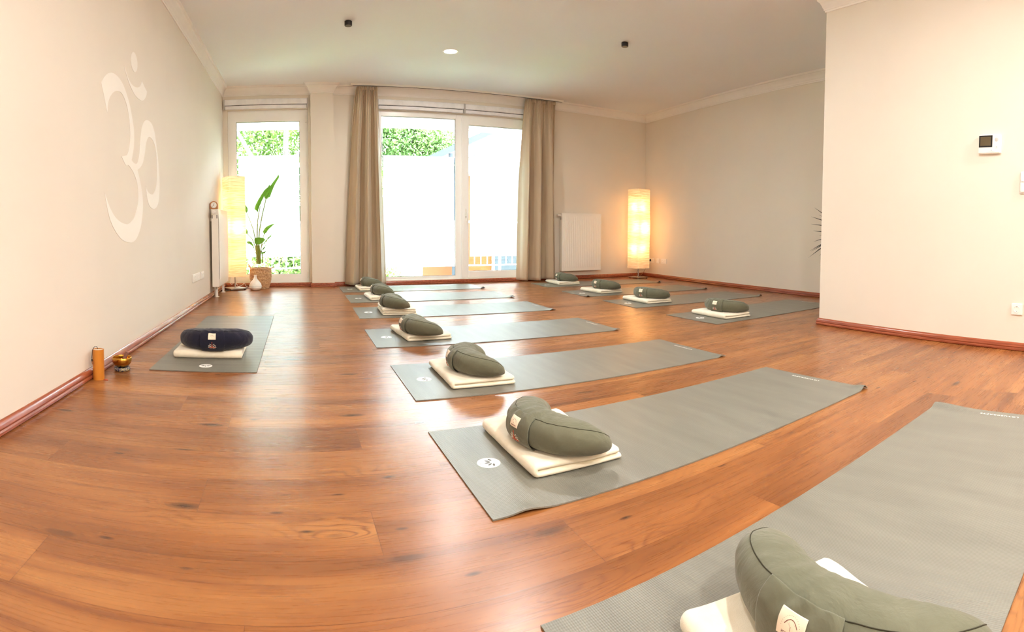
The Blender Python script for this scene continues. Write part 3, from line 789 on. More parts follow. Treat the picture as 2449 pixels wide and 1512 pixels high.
def coil(cx, cy, r, n, z=0.006):
    return [(cx+r*math.cos(2*PI*i/14)*(1+0.15*math.sin(i)), cy+0.6*r*math.sin(2*PI*i/14), z+0.004*(i % 3)) for i in range(n)]
cb2 = tag(MB().tube([(-0.80,7.05,0.004)]+coil(-0.84,6.98,0.045,22)+[(-0.865,6.93,0.004),(-0.875,6.90,0.03)], 0.003, 7).build('power_cable', M['dark'], smooth=True), 'dark cable coiled on the floor beside the left radiator', 'cable')
cb3 = tag(MB().tube([(-0.84,7.33,0.09),(-0.79,7.32,0.055),(-0.75,7.33,0.08),(-0.71,7.31,0.045),(-0.73,7.33,0.02),(-0.66,7.34,0.035),(-0.62,7.33,0.070),(-0.60,7.33,0.030),(-0.55,7.30,0.004)], 0.0025, 7).build('white_cable', M['white_plastic'], smooth=True), 'thin white cable curling behind the left floor lamp', 'cable')

# ------------------------------------------------------------------ ceiling fittings
def downlight(label, x, y, energy, group=None):
    o = empty('ceiling_light', (x, y, CEIL), 0, label, 'ceiling light', group)
    MB().lathe([(0.070,-0.001),(0.078,-0.004),(0.088,-0.004),(0.090,0.0)], 40).build('trim_ring', M['white_plastic'], o, smooth=True)
    MB().lathe([(0.0,-0.0025),(0.071,-0.0025)], 40, cap=False).build('diffuser', M['led'], o)
    l = bpy.data.lights.new('downlight_beam', 'AREA'); l.shape = 'DISK'; l.size = 0.14; l.energy = energy; l.color = (1.0, 0.985, 0.95)
    lo = bpy.data.objects.new('downlight_beam', l); COL.objects.link(lo); lo.parent = o; lo.location = (0,0,-0.006)
    return o
EN = 13.0
downlight('round recessed ceiling light glowing white in front of the wide window', 1.775, 5.84, 11.0)
for (x, y, e) in ((1.8, 4.0, EN*1.1), (1.8, 0.9, EN*1.3), (-0.1, 0.6, EN*0.5), (0.9, -1.2, EN*1.9), (3.0, -0.9, EN*1.9)):  # unseen lights added to brighten the room; the first follows a floor glint
    downlight('round recessed ceiling light added out of view to brighten the room', x, y, e, 'recessed ceiling lights added out of view as fill')
def black_spot(label, x, y):
    o = empty('ceiling_spot', (x, y, CEIL), 0, label, 'ceiling fitting')
    MB().lathe([(0.034,-0.043),(0.036,-0.040),(0.036,-0.004),(0.030,0.0)], 28).build('housing', M['black'], o, smooth=True)
    MB().lathe([(0.0,-0.0445),(0.027,-0.0445),(0.030,-0.042)], 28, cap=False).build('lens', M['screen'], o, smooth=True)
black_spot('small black round fitting on the ceiling nearer the left wall', 0.575, 5.19)
black_spot('small black round fitting on the ceiling nearer the right wall', 3.315, 4.74)

# ------------------------------------------------------------------ plant, diffuser
def blade(pts, widths, side, name, parent, mat, fold=0.25, thick=0.0012, nu=9, sub=5, curl=0.0):
    P = [Vector(p) for p in pts]; n = len(P)
    def cr(i, t):
        p0, p1, p2, p3 = P[max(i-1,0)], P[i], P[min(i+1,n-1)], P[min(i+2,n-1)]
        return 0.5*((2*p1)+(p2-p0)*t+(2*p0-5*p1+4*p2-p3)*t*t+(3*p1-p0-3*p2+p3)*t**3)
    C = []; Wd = []
    for i in range(n-1):
        for k in range(sub):
            t = k/sub; C.append(cr(i, t)); Wd.append(widths[i]*(1-t)+widths[i+1]*t)
    C.append(P[-1]); Wd.append(widths[-1])
    S = Vector(side).normalized()
    def f(u, v):
        j = min(len(C)-1, int(round(v*(len(C)-1)))); d = (C[min(j+1,len(C)-1)]-C[max(j-1,0)]).normalized()
        s = (S-d*S.dot(d)).normalized(); nn = d.cross(s)
        q = u*2-1; wv = Wd[j]/2
        return C[j] + s*(q*wv) + nn*(abs(q)*wv*fold*2 + curl*q*q*wv + 0.004*math.sin(j*1.7+q*3))
    mb = MB(); mb.grid(f, nu, len(C)); o = mb.build(name, mat, parent, smooth='all', fixn=False)
    md = o.modifiers.new('s', 'SOLIDIFY'); md.thickness = thick
    return o
pp = empty('potted_plant', (-0.400, 7.325, 0), 0, 'tall strelitzia plant in a coiled basket pot in front of the narrow door', 'plant')
def coilpot():
    mb = MB(); rows = 15
    for i in range(rows):
        z = 0.010+0.0185*i
        r = 0.108+0.034*math.sin(min(1, i/9.0)*PI/2)-0.004*max(0, i-10)/4
        mb.tube([(r*math.cos(2*PI*k/36), r*math.sin(2*PI*k/36), z) for k in range(37)], 0.0105, 8, cap=False)
    return mb
bk = coilpot().build('basket', M['wicker'], pp, smooth=True)
MB().lathe([(0.0,0.004),(0.100,0.004),(0.130,0.12),(0.130,0.27),(0.122,0.272),(0.118,0.245),(0.0,0.245)], 32, cap=False).build('soil', M['soil'], pp)
for s, a in ((1, 0.0), (-1, 0.25)):
    mb = MB(); ca = [(s*(0.128+0.045*math.sin(t)), -0.02+0.075*math.cos(t)*0.6, 0.262+0.018*math.sin(t)) for t in [PI*i/10 for i in range(11)]]
    if s < 0: ca = [(x*0.92, y-0.03, z+0.045*math.sin(PI*i/10)) for i, (x, y, z) in enumerate(ca)]
    mb.tube(ca, 0.009, 8); mb.build('basket_handle', M['wicker'], bk, smooth=True)
def C2(X, Y, dy=0.0):   # point of the plant in its own frame: across, height, with depth dy
    return (-0.429+(X-640)*0.001202+0.400, dy, 1.066-0.001165*(Y-473))
def petiole(pts, r0, r1, name='petiole'):
    n = len(pts); return MB().tube(pts, [1.25*(r0+(r1-r0)*i/(n-1)) for i in range(n)], 7).build(name, M['stem'], pp, smooth=True)
petiole([C2(640,1100), C2(632,1000,-.01), C2(632,780,-.02), C2(643,600,-.02), C2(660,500,-.02), C2(672,440,-.02)], 0.008, 0.004)
petiole([C2(650,1100,.02), C2(648,900,.02), C2(655,740,.02), C2(688,560,.02), C2(738,350,.02), C2(772,290,.02)], 0.008, 0.004)
petiole([C2(650,1080), C2(620,870,.03), C2(585,700,.05), C2(545,590,.07), C2(508,500,.09)], 0.007, 0.003)
petiole([C2(636,1060,-.02), C2(610,900,-.01), C2(575,815,0), C2(520,755,0.02)], 0.006, 0.003)
petiole([C2(660,1060,-.02), C2(680,900,-.03), C2(700,800,-.03), C2(714,760,-.03)], 0.006, 0.003)
petiole([C2(655,1080,-.04), C2(665,980,-.05), C2(685,900,-.06), C2(700,868,-.06)], 0.005, 0.003)
petiole([C2(690,1100,.01), C2(685,980,.02), C2(668,935,.02)], 0.007, 0.004)
petiole([C2(640,1060,-.05), C2(615,970,-.06), C2(590,915,-.07)], 0.004, 0.002)
for X in (630, 645, 662): petiole([C2(X,1105,-.02), C2(X-2,1000,-.02), C2(X-8,890,-.02)], 0.012, 0.007, 'stalk')
LF = M['leaf']
blade([C2(645,505,-.02), C2(628,470,-.03), C2(655,400,-.03), C2(695,325,-.02), C2(735,265,-.01), C2(770,225,0), C2(776,192,0)], [0.015,0.062,0.058,0.045,0.050,0.030,0.002], (1,-.3,-.45), 'leaf', pp, LF, 0.25)
blade([C2(758,350,.02), C2(752,330,.02), C2(778,270,.02), C2(815,205,.01), C2(850,150,0), C2(876,110,0), C2(878,82,0)], [0.02,0.085,0.070,0.045,0.032,0.026,0.004], (1,.2,-.3), 'leaf', pp, LF, 0.35)
blade([C2(605,835,-.07), C2(625,838,-.08), C2(660,835,-.08), C2(700,828,-.07), C2(722,824,-.06)], [0.03,0.10,0.105,0.06,0.005], (0,-.35,1), 'leaf', pp, LF, 0.12)
blade([C2(698,878,-.05), C2(720,850,-.05), C2(755,805,-.05), C2(785,775,-.04), C2(797,762,-.03)], [0.02,0.075,0.080,0.055,0.006], (.6,-.5,.7), 'leaf', pp, LF, 0.15)
blade([C2(712,762,-.03), C2(716,735,-.03), C2(745,695,-.03), C2(790,665,-.02), C2(832,643,-.02)], [0.01,0.055,0.050,0.030,0.002], (.4,-.2,-.8), 'leaf', pp, LF, 0.3)
blade([C2(596,920,-.07), C2(585,900,-.08), C2(560,872,-.08), C2(535,855,-.07), C2(522,850,-.06)], [0.01,0.050,0.055,0.035,0.004], (.5,-.5,-.8), 'leaf', pp, LF, 0.2)
blade([C2(680,950,.02), C2(690,935,.02), C2(710,912,.02), C2(728,892,.03)], [0.01,0.042,0.035,0.003], (.5,-.4,.8), 'leaf', pp, LF, 0.2)
blade([C2(668,978,-.03), C2(690,976,-.04), C2(712,970,-.04), C2(728,958,-.04)], [0.01,0.032,0.030,0.003], (0,-.6,.8), 'leaf', pp, LF, 0.2)
blade([C2(512,505,.09), C2(500,470,.10), C2(480,430,.10), C2(462,395,.10)], [0.02,0.06,0.05,0.003], (1,-.2,.3), 'leaf', pp, LF, 0.25)
blade([C2(520,757,.02), C2(508,738,.02), C2(490,700,.03), C2(480,670,.03)], [0.01,0.05,0.045,0.003], (1,-.2,.3), 'leaf', pp, LF, 0.25)
blade([C2(735,1105,-.08), C2(765,1098,-.09), C2(790,1108,-.09)], [0.01,0.03,0.002], (0,-1,.2), 'leaf', pp, LF, 0.2)

df = empty('aroma_diffuser', (-0.455, 7.085, 0), 0, 'white teardrop aroma diffuser on the floor before the basket pot', 'diffuser')
MB().lathe([(0.035,0.0),(0.060,0.004),(0.078,0.026),(0.084,0.050)], 40).build('base', M['white_plastic'], df, smooth='all')
MB().lathe([(0.083,0.052),(0.082,0.062),(0.072,0.088),(0.052,0.114),(0.033,0.135),(0.023,0.152),(0.0175,0.172),(0.0165,0.190),(0.019,0.197),(0.014,0.197),(0.012,0.180)], 40, cap=False).build('cover', M['white_plastic'], df, smooth='all')
MB().lathe([(0.0834,0.050),(0.0830,0.0525)], 40).build('joint_line', M['rubber'], df)

# ------------------------------------------------------------------ bamboo chime and singing bowl
bc = empty('bamboo_chime', (-0.992, 2.665, 0), math.radians(-15), 'amber bamboo tube chime standing on the floor by the left baseboard', 'chime')
MB().lathe([(0.0305,0.0),(0.0305,0.158),(0.0265,0.158),(0.0265,0.020)], 40, cap=False).build('tube', M['bamboo'], bc, smooth=True)
MB().box(-0.026, 0.026, -0.002, 0.002, 0.150, 0.1585, T_(0,0,0,math.radians(35))).build('cross_bar', M['label'], bc)
MB().lathe([(0.0,0.120),(0.026,0.120)], 30, cap=False).build('inner_plate', M['red'], bc)
MB().tube([(0,0,0.156),(-0.006,-0.004,0.172),(-0.012,-0.016,0.172),(-0.016,-0.030,0.155),(-0.018,-0.0325,0.120),(-0.018,-0.0325,0.112)], 0.0016, 8).build('cord', M['dark'], bc, smooth=True)
MB().lathe([(0.0030,0.098),(0.0030,0.110)], 10, T_(-0.018,-0.0325,0)).build('bead', M['dark'], bc, smooth=True)
MB().lathe([(0.0,0.0),(0.011,0.0),(0.011,0.0016),(0.0,0.0016)], 24, T_(-0.016,-0.0285,0.091,math.radians(-28),PI/2), cap=False).build('stamp', M['clock_wood'], bc)
MB().prism([(0.034,-0.006),(0.060,-0.002),(0.050,0.010),(0.034,0.008)], 0.0, 0.0025).build('wind_catcher', M['red'], bc)
sb = empty('singing_bowl', (-0.928, 2.868, 0), 0, 'hammered brass singing bowl on a small brocade cushion beside the bamboo chime', 'bowl')
B0 = 0.020
MB().lathe([(0.0,B0),(0.022,B0),(0.040,B0+0.010),(0.054,B0+0.028),(0.057,B0+0.042),(0.0545,B0+0.055),(0.0525,B0+0.0565),(0.0505,B0+0.055),(0.0530,B0+0.042),(0.050,B0+0.028),(0.036,B0+0.013),(0.0,B0+0.005)], 56, cap=False).build('bowl', M['brass'], sb, smooth='all')
cp = tag(MB().lathe([(0.0,0.0),(0.038,0.0),(0.045,0.006),(0.0455,0.014),(0.041,0.0205),(0.036,0.0205),(0.026,0.0165),(0.0,0.0165)], 40, cap=False).build('bowl_cushion', M['cloth_pad'], smooth='all'), 'small blue and gold brocade ring cushion under the singing bowl', 'cushion')
cp.location = (-0.928, 2.868, 0)
ml = empty('mallet', (-0.922, 2.862, 0.036), 0, 'dark wooden mallet leaning inside the brass singing bowl', 'mallet')
MB().tube([(-0.004,-0.004,0.002),(0.012,0.004,0.036),(0.026,0.010,0.068)], [0.0105,0.0100,0.0095], 18).build('stick', M['mallet'], ml, smooth=True)
MB().tube([(-0.0055,-0.0045,-0.001),(0.006,0.0015,0.023)], [0.0125,0.0122], 18).build('suede_tip', M['dark'], ml, smooth=True)

# ------------------------------------------------------------------ yoga mats, blankets, cushions
def text_mesh(body, size, sx=1.0, spacing=1.0, extrude=0.0002, name='text'):
    cu = bpy.data.curves.new(name, 'FONT'); cu.body = body; cu.size = size; cu.extrude = extrude; cu.offset = size*0.02
    cu.align_x = 'CENTER'; cu.align_y = 'CENTER'; cu.space_character = spacing; cu.resolution_u = 3
    ob = bpy.data.objects.new(name, cu); COL.objects.link(ob); bpy.context.view_layer.update()
    me = bpy.data.meshes.new_from_object(ob.evaluated_get(bpy.context.evaluated_depsgraph_get()))
    bpy.data.objects.remove(ob); 
    for v in me.vertices: v.co.x *= sx
    return me
TXT = text_mesh('LOTUSCRAFTS', 0.0165, 1.35, 1.22, name='brand_text')
TXT.materials.append(M['text'])
LTX = text_mesh('NATURLICH', 0.0042, 1.0, 1.05, 0.0001, 'label_text'); LTX.materials.append(M['print_brown'])
MT = 0.0048
def petal(cx, cy, ang, L_, W_, z0, z1, mb):
    pts = []
    for i in range(9): t = i/8; pts.append((L_*t, W_*math.sin(PI*t)**0.9*0.5))
    for i in range(1, 8): t = 1-i/8; pts.append((L_*t, -W_*math.sin(PI*t)**0.9*0.5))
    mb.prism(pts, z0, z1, T_(cx, cy, 0, ang))
def yoga_mat(label, cx, cy, rz, L=1.83, W=0.65, curls=(), group=None, ridges=0.0, seed=0):
    o = empty('yoga_mat', (cx, cy, 0), rz, label, 'yoga mat', group)
    rng = random.Random(seed); p1, p2 = rng.uniform(0, 6), rng.uniform(0, 6)
    def lift(x, y):
        s = 0.0
        for (ux, uy, sx, sy, A) in curls: s += A*math.exp(-((x-ux)/sx)**2-((y-uy)/sy)**2)
        # memory waves from having been rolled up, fading from the head end
        t = (x+L/2)/L
        s += ridges*(0.5+0.5*math.sin(x*2*PI/(0.075+0.05*t)+p1))*(0.4+0.6*math.sin(x*9+p2)**2)
        return max(0.0, s)
    nx, ny = 230, 34
    def xs(u):   # denser grid toward both ends
        return -L/2+L*u
    top = lambda u, v: (xs(u), -W/2+W*v, MT+lift(xs(u), -W/2+W*v))
    bot = lambda u, v: (xs(u), -W/2+W*v, 0.0004+lift(xs(u), -W/2+W*v))
    mb = MB(); mb.grid(top, nx, ny); k = len(mb.v); mb.grid(bot, nx, ny)
    b_ = [i for i in range(nx)]; 
    def q(a, b2): mb.f.append((a, b2, b2+k, a+k))
    for i in range(nx-1): q(i, i+1); q((ny-1)*nx+i, (ny-1)*nx+i+1)
    for j in range(ny-1): q(j*nx, (j+1)*nx); q(j*nx+nx-1, (j+1)*nx+nx-1)
    mb.build('mat_sheet', M['yoga'], o, smooth=True)
    # round white badge with lotus petals, near the head end
    bx_ = -L/2+0.115; zb = MT+lift(bx_, 0)+0.0002
    bd = MB().lathe([(0.0,zb),(0.038,zb),(0.038,zb+0.0005),(0.0,zb+0.0005)], 40, T_(bx_,0,0), cap=False).build('round_badge', M['text'], o)
    em = MB()
    for a in (-74, -38, 0, 38, 74):
        t_ = PI+math.radians(a); petal(bx_+0.016+0.010*math.cos(t_), 0.010*math.sin(t_), t_, 0.021, 0.0078, zb+0.0005, zb+0.0009, em)
    em.lathe([(0.0017,zb+0.0005),(0.0017,zb+0.0009)], 8, T_(bx_-0.027, 0, 0))
    em.build('lotus_print', M['print_dark'], bd)
    tx = bpy.data.objects.new('brand_print', TXT); COL.objects.link(tx); tx.parent = o
    tx.location = (L/2-0.045, 0.02, MT+lift(L/2-0.045, 0.0)+0.0006); tx.rotation_euler = (0, 0, PI/2)
    return o
def blanket(label, cx, cy, rz, group=None, arms=2, LX=0.33, LY=0.46, ht=0.012, seed=0):
    o = empty('folded_blanket', (cx, cy, MT+0.0008), rz, label, 'blanket', group)
    rng = random.Random(seed); s1, s2 = rng.uniform(0, 50), rng.uniform(0, 50)
    r = ht+0.0006
    path = []
    z = ht+2*r*(arms-1); x = LX/2-0.01; dirn = -1
    for a in range(arms):
        xe = (-LX/2+2*r) if dirn < 0 else (LX/2-2*r)
        xa, xb = x, xe
        m = 26
        for i in range(m+1): path.append((xa+(xb-xa)*i/m, z))
        if a < arms-1:
            for i in range(1, 8):
                t = PI*i/8; path.append((xb+dirn*r*math.sin(t), z-r+r*math.cos(t)))
            z -= 2*r; x = xb; dirn = -dirn
    if arms % 2 == 0: path.append((LX/2-0.002, z))
    P = [Vector(p) for p in path]; n = len(P); N_ = []
    for i in range(n):
        d = (P[min(i+1,n-1)]-P[max(i-1,0)]).normalized(); N_.append(Vector((-d.y, d.x)))
    ring = []
    for i in range(n): ring.append((i, 1.0))
    # semicircle end, back along the other side, semicircle end
    def station(v):
        y = -LY/2+LY*v; e = min(v, 1-v)*LY/0.016
        k = 1.0 if e >= 1 else math.sqrt(max(0.0, 1-(1-e)**2))*0.9+0.1
        out = []
        def pt(i, off, tang=0.0):
            p = P[i]+N_[i]*off; 
            if tang: d = (P[min(i+1,n-1)]-P[max(i-1,0)]).normalized(); p = p+d*tang
            # soft irregularity and a sag towards the fold
            nz1 = noise.noise(Vector((p.x*9+s1, y*9, p.y*20)))*0.0035
            nz2 = noise.noise(Vector((p.x*4+s2, y*4, 1)))*0.004
            lvl = p.y/(2*r*arms)
            droop = 0.004*lvl*max(0, (abs(y)-LY/2+0.05)/0.05)
            edge = 0.006*math.sin(y*7+s1)*lvl
            return (p.x+edge+nz1, y+0.006*lvl*noise.noise(Vector((p.x*6, s2, 3))), max(0.0, p.y+(nz1+nz2)*lvl*1.4-droop))
        for i in range(n): out.append(pt(i, ht*k))
        for t in (0.3, 0.5, 0.7):
            a = PI*t; out.append(pt(n-1, ht*k*math.cos(a), ht*k*math.sin(a)))
        for i in reversed(range(n)): out.append(pt(i, -ht*k))
        for t in (0.3, 0.5, 0.7):
            a = PI*t; out.append(pt(0, -ht*k*math.cos(a), -ht*k*math.sin(a)))
        return out
    nv = 44; rows = []
    vs = [0, 0.004, 0.01, 0.018, 0.028] + [0.04+0.92*i/(nv-11) for i in range(nv-10)] + [0.972, 0.982, 0.99, 0.996, 1.0]
    for v in vs: rows.append(station(v))
    m = len(rows[0]); mb = MB(); V = [q for rw in rows for q in rw]; F = []
    for j in range(len(rows)-1):
        for i in range(m):
            a = j*m+i; b2 = j*m+(i+1) % m; F.append((a, b2, b2+m, a+m))
    # cap strips between the two sides
    for row in (0, len(rows)-1):
        off = row*m
        for i in range(n-1): F.append((off+i, off+i+1, off+(2*n+3-1-(i+1)), off+(2*n+3-1-i)))
    mb.add(V, F); mb.build('blanket_cloth', M['fleece'], o, smooth='all')
    return o, 2*ht*arms+0.001*(arms-1)
RC, HW, HH, PHM = 0.152, 0.080, 0.0550, math.radians(98)
def cush_frame(t):
    ph = t*PHM
    c = Vector((-RC*math.cos(ph)*0.96, RC*math.sin(ph)*1.20, 0)); nrm = Vector((-math.cos(ph), math.sin(ph), 0)).normalized()
    a = abs(t)
    w_ = HW*(1-a**3.8)**0.5*(1-0.14*a); h_ = HH*(1-0.30*a*a)*(1-a**6)**0.5
    return c, nrm, max(w_, 0.0015), max(h_, 0.0015)
def cush_pt(t, a, off=0.0, n=2.45, seed=0.0):
    c, nrm, w_, h_ = cush_frame(t)
    ca, sa = math.cos(a), math.sin(a)
    r = w_*math.copysign(abs(ca)**(2/n), ca); z = h_*math.copysign(abs(sa)**(2/n), sa)
    if sa > 0: z *= 1.0+0.06*(1-(r/max(w_,1e-4))**2)
    p = c+nrm*r+Vector((0,0,HH+z-(HH-h_)*0.75))
    g = noise.noise(Vector((p.x*11+seed, p.y*11, p.z*11)))*0.0040
    g += abs(noise.noise(Vector((p.x*26+seed, p.y*26, p.z*18))))*-0.0030
    k = 1.0 if sa > -0.7 else 0.2
    cw = math.exp(-((t-0.05)/0.38)**2)*max(0.0, sa)**0.7
    g += 0.0022*cw*math.sin(t*46+4*noise.noise(Vector((t*5+seed, a*1.5, 0))))*(0.4+0.6*math.cos(a-0.9)**2)
    d = (nrm*ca*0.9+Vector((0,0,sa))).normalized()
    return p+d*((g*k)+off)
def side_a(z, n=2.45):
    s = (z-HH)/HH; s = max(-0.999, min(0.999, s)); return math.asin(math.copysign(abs(s)**(n/2), s))
def cushion(label, cx, cy, z, rz, cloth, seamm, group=None, seed=0.0, cat='meditation cushion', text=False):
    o = empty('meditation_cushion', (cx, cy, z), rz, label, cat, group)
    NT, NA = 96, 56
    def f(u, v):
        tt = -1+2*v; tt = math.copysign(1-(1-abs(tt))**1.6, tt)
        return cush_pt(tt*0.9995, 2*PI*u, 0, seed=seed)
    mb = MB(); mb.grid(f, NA, NT, closeu=True)
    mb.f.append(tuple(range(NA))); mb.f.append(tuple(range((NT-1)*NA, NT*NA)))
    mb.build('cushion_body', cloth, o, smooth='all')
    for a in (math.radians(58),):
        s = MB(); s.tube([cush_pt(-0.97+1.94*i/70, a, 0.0002, seed=seed) for i in range(71)], 0.0011, 6); s.build('seam', seamm, o, smooth='all')
    # handle flap around the middle of the outer side
    TW = 0.165
    def flap(u, v):
        return cush_pt(-TW+2*TW*u, math.radians(-62)+math.radians(119)*v, 0.0055, seed=seed)
    fb = MB(); fb.grid(flap, 64, 60); fl = fb.build('handle_flap', cloth, o, smooth='all', fixn=False)
    md = fl.modifiers.new('s', 'SOLIDIFY'); md.thickness = 0.003; md.offset = -1.0
    t4 = 0.02/(RC+HW)/PHM
    def lb(u, v):
        return cush_pt(-t4+2*t4*u, side_a(0.066+0.026*v), 0.0100, seed=seed)
    q = MB(); q.grid(lb, 30, 26); lab = q.build('cloth_label', M['label'], o, smooth='all', fixn=False)
    md = lab.modifiers.new('s', 'SOLIDIFY'); md.thickness = 0.0006
    # label drawing: a small spreading tree above a line of lettering
    def onlab(x, y):   # x along seam in m, y up in m from label centre
        t = x/(RC+HW)/PHM; a = side_a(0.079+y)
        return cush_pt(t, a, 0.0106, seed=seed)
    pr = MB()
    tr_ = [(-0.009,0.0005),(-0.006,0.004),(-0.002,0.0062),(0.002,0.0062),(0.006,0.004),(0.009,0.0005)]
    pr.tube([onlab(x, y) for x, y in tr_], 0.0006, 5); pr.tube([onlab(0,-0.0045), onlab(0,-0.001)], 0.0004, 5)
    for x in (-0.006,-0.003,0.003,0.006): pr.tube([onlab(0,-0.001), onlab(x, 0.0035)], 0.00015, 4)
    for i in range(17):
        a = PI*(0.02+0.96*i/16); pr.lathe([(0.0,0),(0.0004,0),(0.0004,0.0004)], 5, Matrix.Translation(onlab(0.0135*math.cos(a), -0.003+0.0125*math.sin(a))))
    pr.build('label_print', M['print_brown'], lab)
    if text:
        me = LTX.copy()
        for v in me.vertices:
            p = onlab(v.co.x, -0.0085+v.co.y); v.co = p+Vector((0,0,0))+Vector(cush_frame(0)[1])*(v.co.z+0.0002)
        tx = bpy.data.objects.new('label_text', me); COL.objects.link(tx); tx.parent = lab
    # embroidered lotus
    def emb(P2, mb, r):
        mb.tube([cush_pt(x/(RC+HW)/PHM, side_a(zz-0.010), 0.0082, seed=seed) for x, zz in P2], r, 5)
    wt = MB()
    for sgn in (-1, 1):
        for (ax, L_, w2) in ((28, 0.024, 0.009), (56, 0.024, 0.008), (80, 0.023, 0.006)):
            a = math.radians(ax)*sgn; dx, dz = math.sin(a), math.cos(a)
            P2 = []
            for i in range(13):
                t = i/12; s_ = math.sin(PI*min(t,1)); l_ = L_*(t*2 if t < 0.5 else 2-2*t); side_ = w2*0.5*math.sin(PI*(l_/L_))*(1 if t < 0.5 else -1)
                P2.append((dx*l_+dz*side_, 0.036+dz*l_*0.95-dx*side_))
            emb(P2, wt, 0.0009)
    wt.build('lotus_outline', M['white_thread'], fl)
    rd = MB()
    emb([(0,0.036),(0,0.050)], rd, 0.0036); emb([(0,0.050),(0,0.060)], rd, 0.0014); emb([(0,0.0605),(0,0.0645)], rd, 0.0024)
    emb([(-0.016,0.036),(-0.006,0.0395),(0.006,0.0395),(0.016,0.036)], rd, 0.0026)
    rd.build('lotus_figure', M['red'], fl)
    return o
GM, GB_, GC = 'grey yoga mats laid out for the class', 'folded cream blankets on the mats', 'olive meditation cushions on the blankets'
cr = lambda W=0.65, L=1.83, A=0.018: (L/2-0.022, -W/2, 0.022, 0.060, A)
names = {
 'M7': 'nearest mat, cut by the lower right corner of the picture',
}
rows = [
 # key, mat (x, y, rz, L, W, curls, ridges), blanket (x, y, rz, arms, LX, LY), cushion (x, y, rz)
 ('M7', (1.372, 0.575, 0.0, 1.84, 0.655, ((0.90, 0.30, 0.03, 0.10, 0.014),), 0.0004), (0.755, 0.480, math.radians(-18), 2, 0.35, 0.46), (0.885, 0.475, math.radians(-5))),
 ('M6', (1.430, 1.622, 0.004, 1.85, 0.655, (cr(A=0.020), (-0.82, -0.327, 0.05, 0.035, 0.009)), 0.0005), (0.858, 1.680, 0.0, 2, 0.32, 0.46), (0.935, 1.625, math.radians(4))),
 ('M5', (1.468, 2.637, -0.010, 1.84, 0.650, (cr(A=0.010),), 0.0006), (0.905, 2.655, math.radians(-2), 2, 0.32, 0.47), (1.010, 2.610, math.radians(-6))),
 ('M4', (1.465, 3.750, -0.016, 1.82, 0.655, (cr(A=0.012),), 0.0008), (0.920, 3.810, math.radians(3), 2, 0.32, 0.47), (0.985, 3.690, math.radians(2))),
 ('M3', (1.520, 4.938, -0.025, 1.84, 0.680, (cr(A=0.012),), 0.0008), (0.975, 4.955, math.radians(-3), 4, 0.31, 0.46), (1.040, 4.870, math.radians(-3))),
 ('M2', (1.558, 5.996, -0.012, 1.84, 0.690, (cr(A=0.024),), 0.0008), (1.005, 6.010, math.radians(2), 2, 0.31, 0.44), (1.125, 6.010, math.radians(-4))),
 ('M1', (1.570, 6.975, -0.010, 1.84, 0.660, (cr(A=0.026),), 0.0006), (1.012, 6.960, 0.0, 2, 0.31, 0.42), (1.130, 6.960, math.radians(6))),
 ('B1', (4.250, 6.700, -0.060, 1.84, 0.600, (cr(A=0.024),), 0.0006), (3.745, 6.850, math.radians(-3), 2, 0.33, 0.46), (3.870, 6.830, math.radians(-2))),
 ('B2', (4.170, 5.620, -0.040, 1.84, 0.640, (cr(A=0.018), (-0.90, -0.31, 0.02, 0.05, 0.016)), 0.0006), (3.675, 5.720, math.radians(2), 2, 0.33, 0.46), (3.780, 5.670, math.radians(4))),
 ('B3', (4.125, 4.612, -0.030, 1.84, 0.650, (cr(A=0.022),), 0.0006), (3.615, 4.700, math.radians(-2), 2, 0.33, 0.48), (3.700, 4.660, math.radians(10))),
 ('B4', (4.085, 3.495, 0.010, 1.84, 0.650, (cr(A=0.018),), 0.0006), (3.545, 3.500, math.radians(-3), 2, 0.32, 0.46), (3.650, 3.475, math.radians(6))),
]
PLACE = {
 'M7': ('nearest row, cut off by the bottom right corner', 'nearest the camera'),
 'M6': ('second nearest of the long middle row', ''), 
}
LBL = {
 'M7': ('grey yoga mat closest to the camera, cut off at the lower right corner', 'cream blanket under the biggest, closest olive cushion', 'olive crescent cushion closest to the camera, cut off by the bottom edge'),
 'M6': ('grey yoga mat with clear brand lettering and curled corner, second from the camera', 'folded cream blanket on the second closest mat, fold opening at its corner', 'olive crescent cushion on the second closest mat, embroidered lotus on its flap'),
 'M5': ('grey yoga mat in the middle row, third from the camera', 'folded cream blanket on the third mat from the camera', 'olive crescent cushion on the third mat from the camera, far tip curving up behind'),
 'M4': ('pale grey yoga mat in the middle row, fourth from the camera', 'folded cream blanket on the fourth mat from the camera', 'grey-brown crescent cushion on the fourth mat, label sticking up'),
 'M3': ('pale yoga mat in the middle row, third from the windows', 'thick four-layer folded cream blanket, third mat from the windows', 'grey crescent cushion on the thick four-layer blanket'),
 'M2': ('pale yoga mat with raised corner, second from the wide window', 'folded cream blanket on the second mat from the wide window', 'grey crescent cushion on the second mat from the wide window'),
 'M1': ('yoga mat closest to the wide window, head end near the left curtain', 'folded cream blanket just in front of the left curtain', 'grey crescent cushion just in front of the left curtain'),
 'B1': ('yoga mat on the right row ending before the corner floor lamp', 'folded cream blanket just in front of the right curtain', 'grey crescent cushion in front of the right curtain and radiator'),
 'B2': ('yoga mat of the right row, second from the radiator', 'folded cream blanket on the second mat of the right row from the radiator', 'olive crescent cushion on the second mat of the right row from the radiator'),
 'B3': ('yoga mat of the right row, second from the inner wall', 'folded cream blanket on the right row, second from the inner wall', 'olive kinked crescent cushion on the right row, second from the inner wall'),
 'B4': ('yoga mat of the right row partly hidden behind the inner wall edge', 'folded cream blanket on the mat beside the inner wall edge', 'olive crescent cushion on the mat beside the inner wall edge'),
}
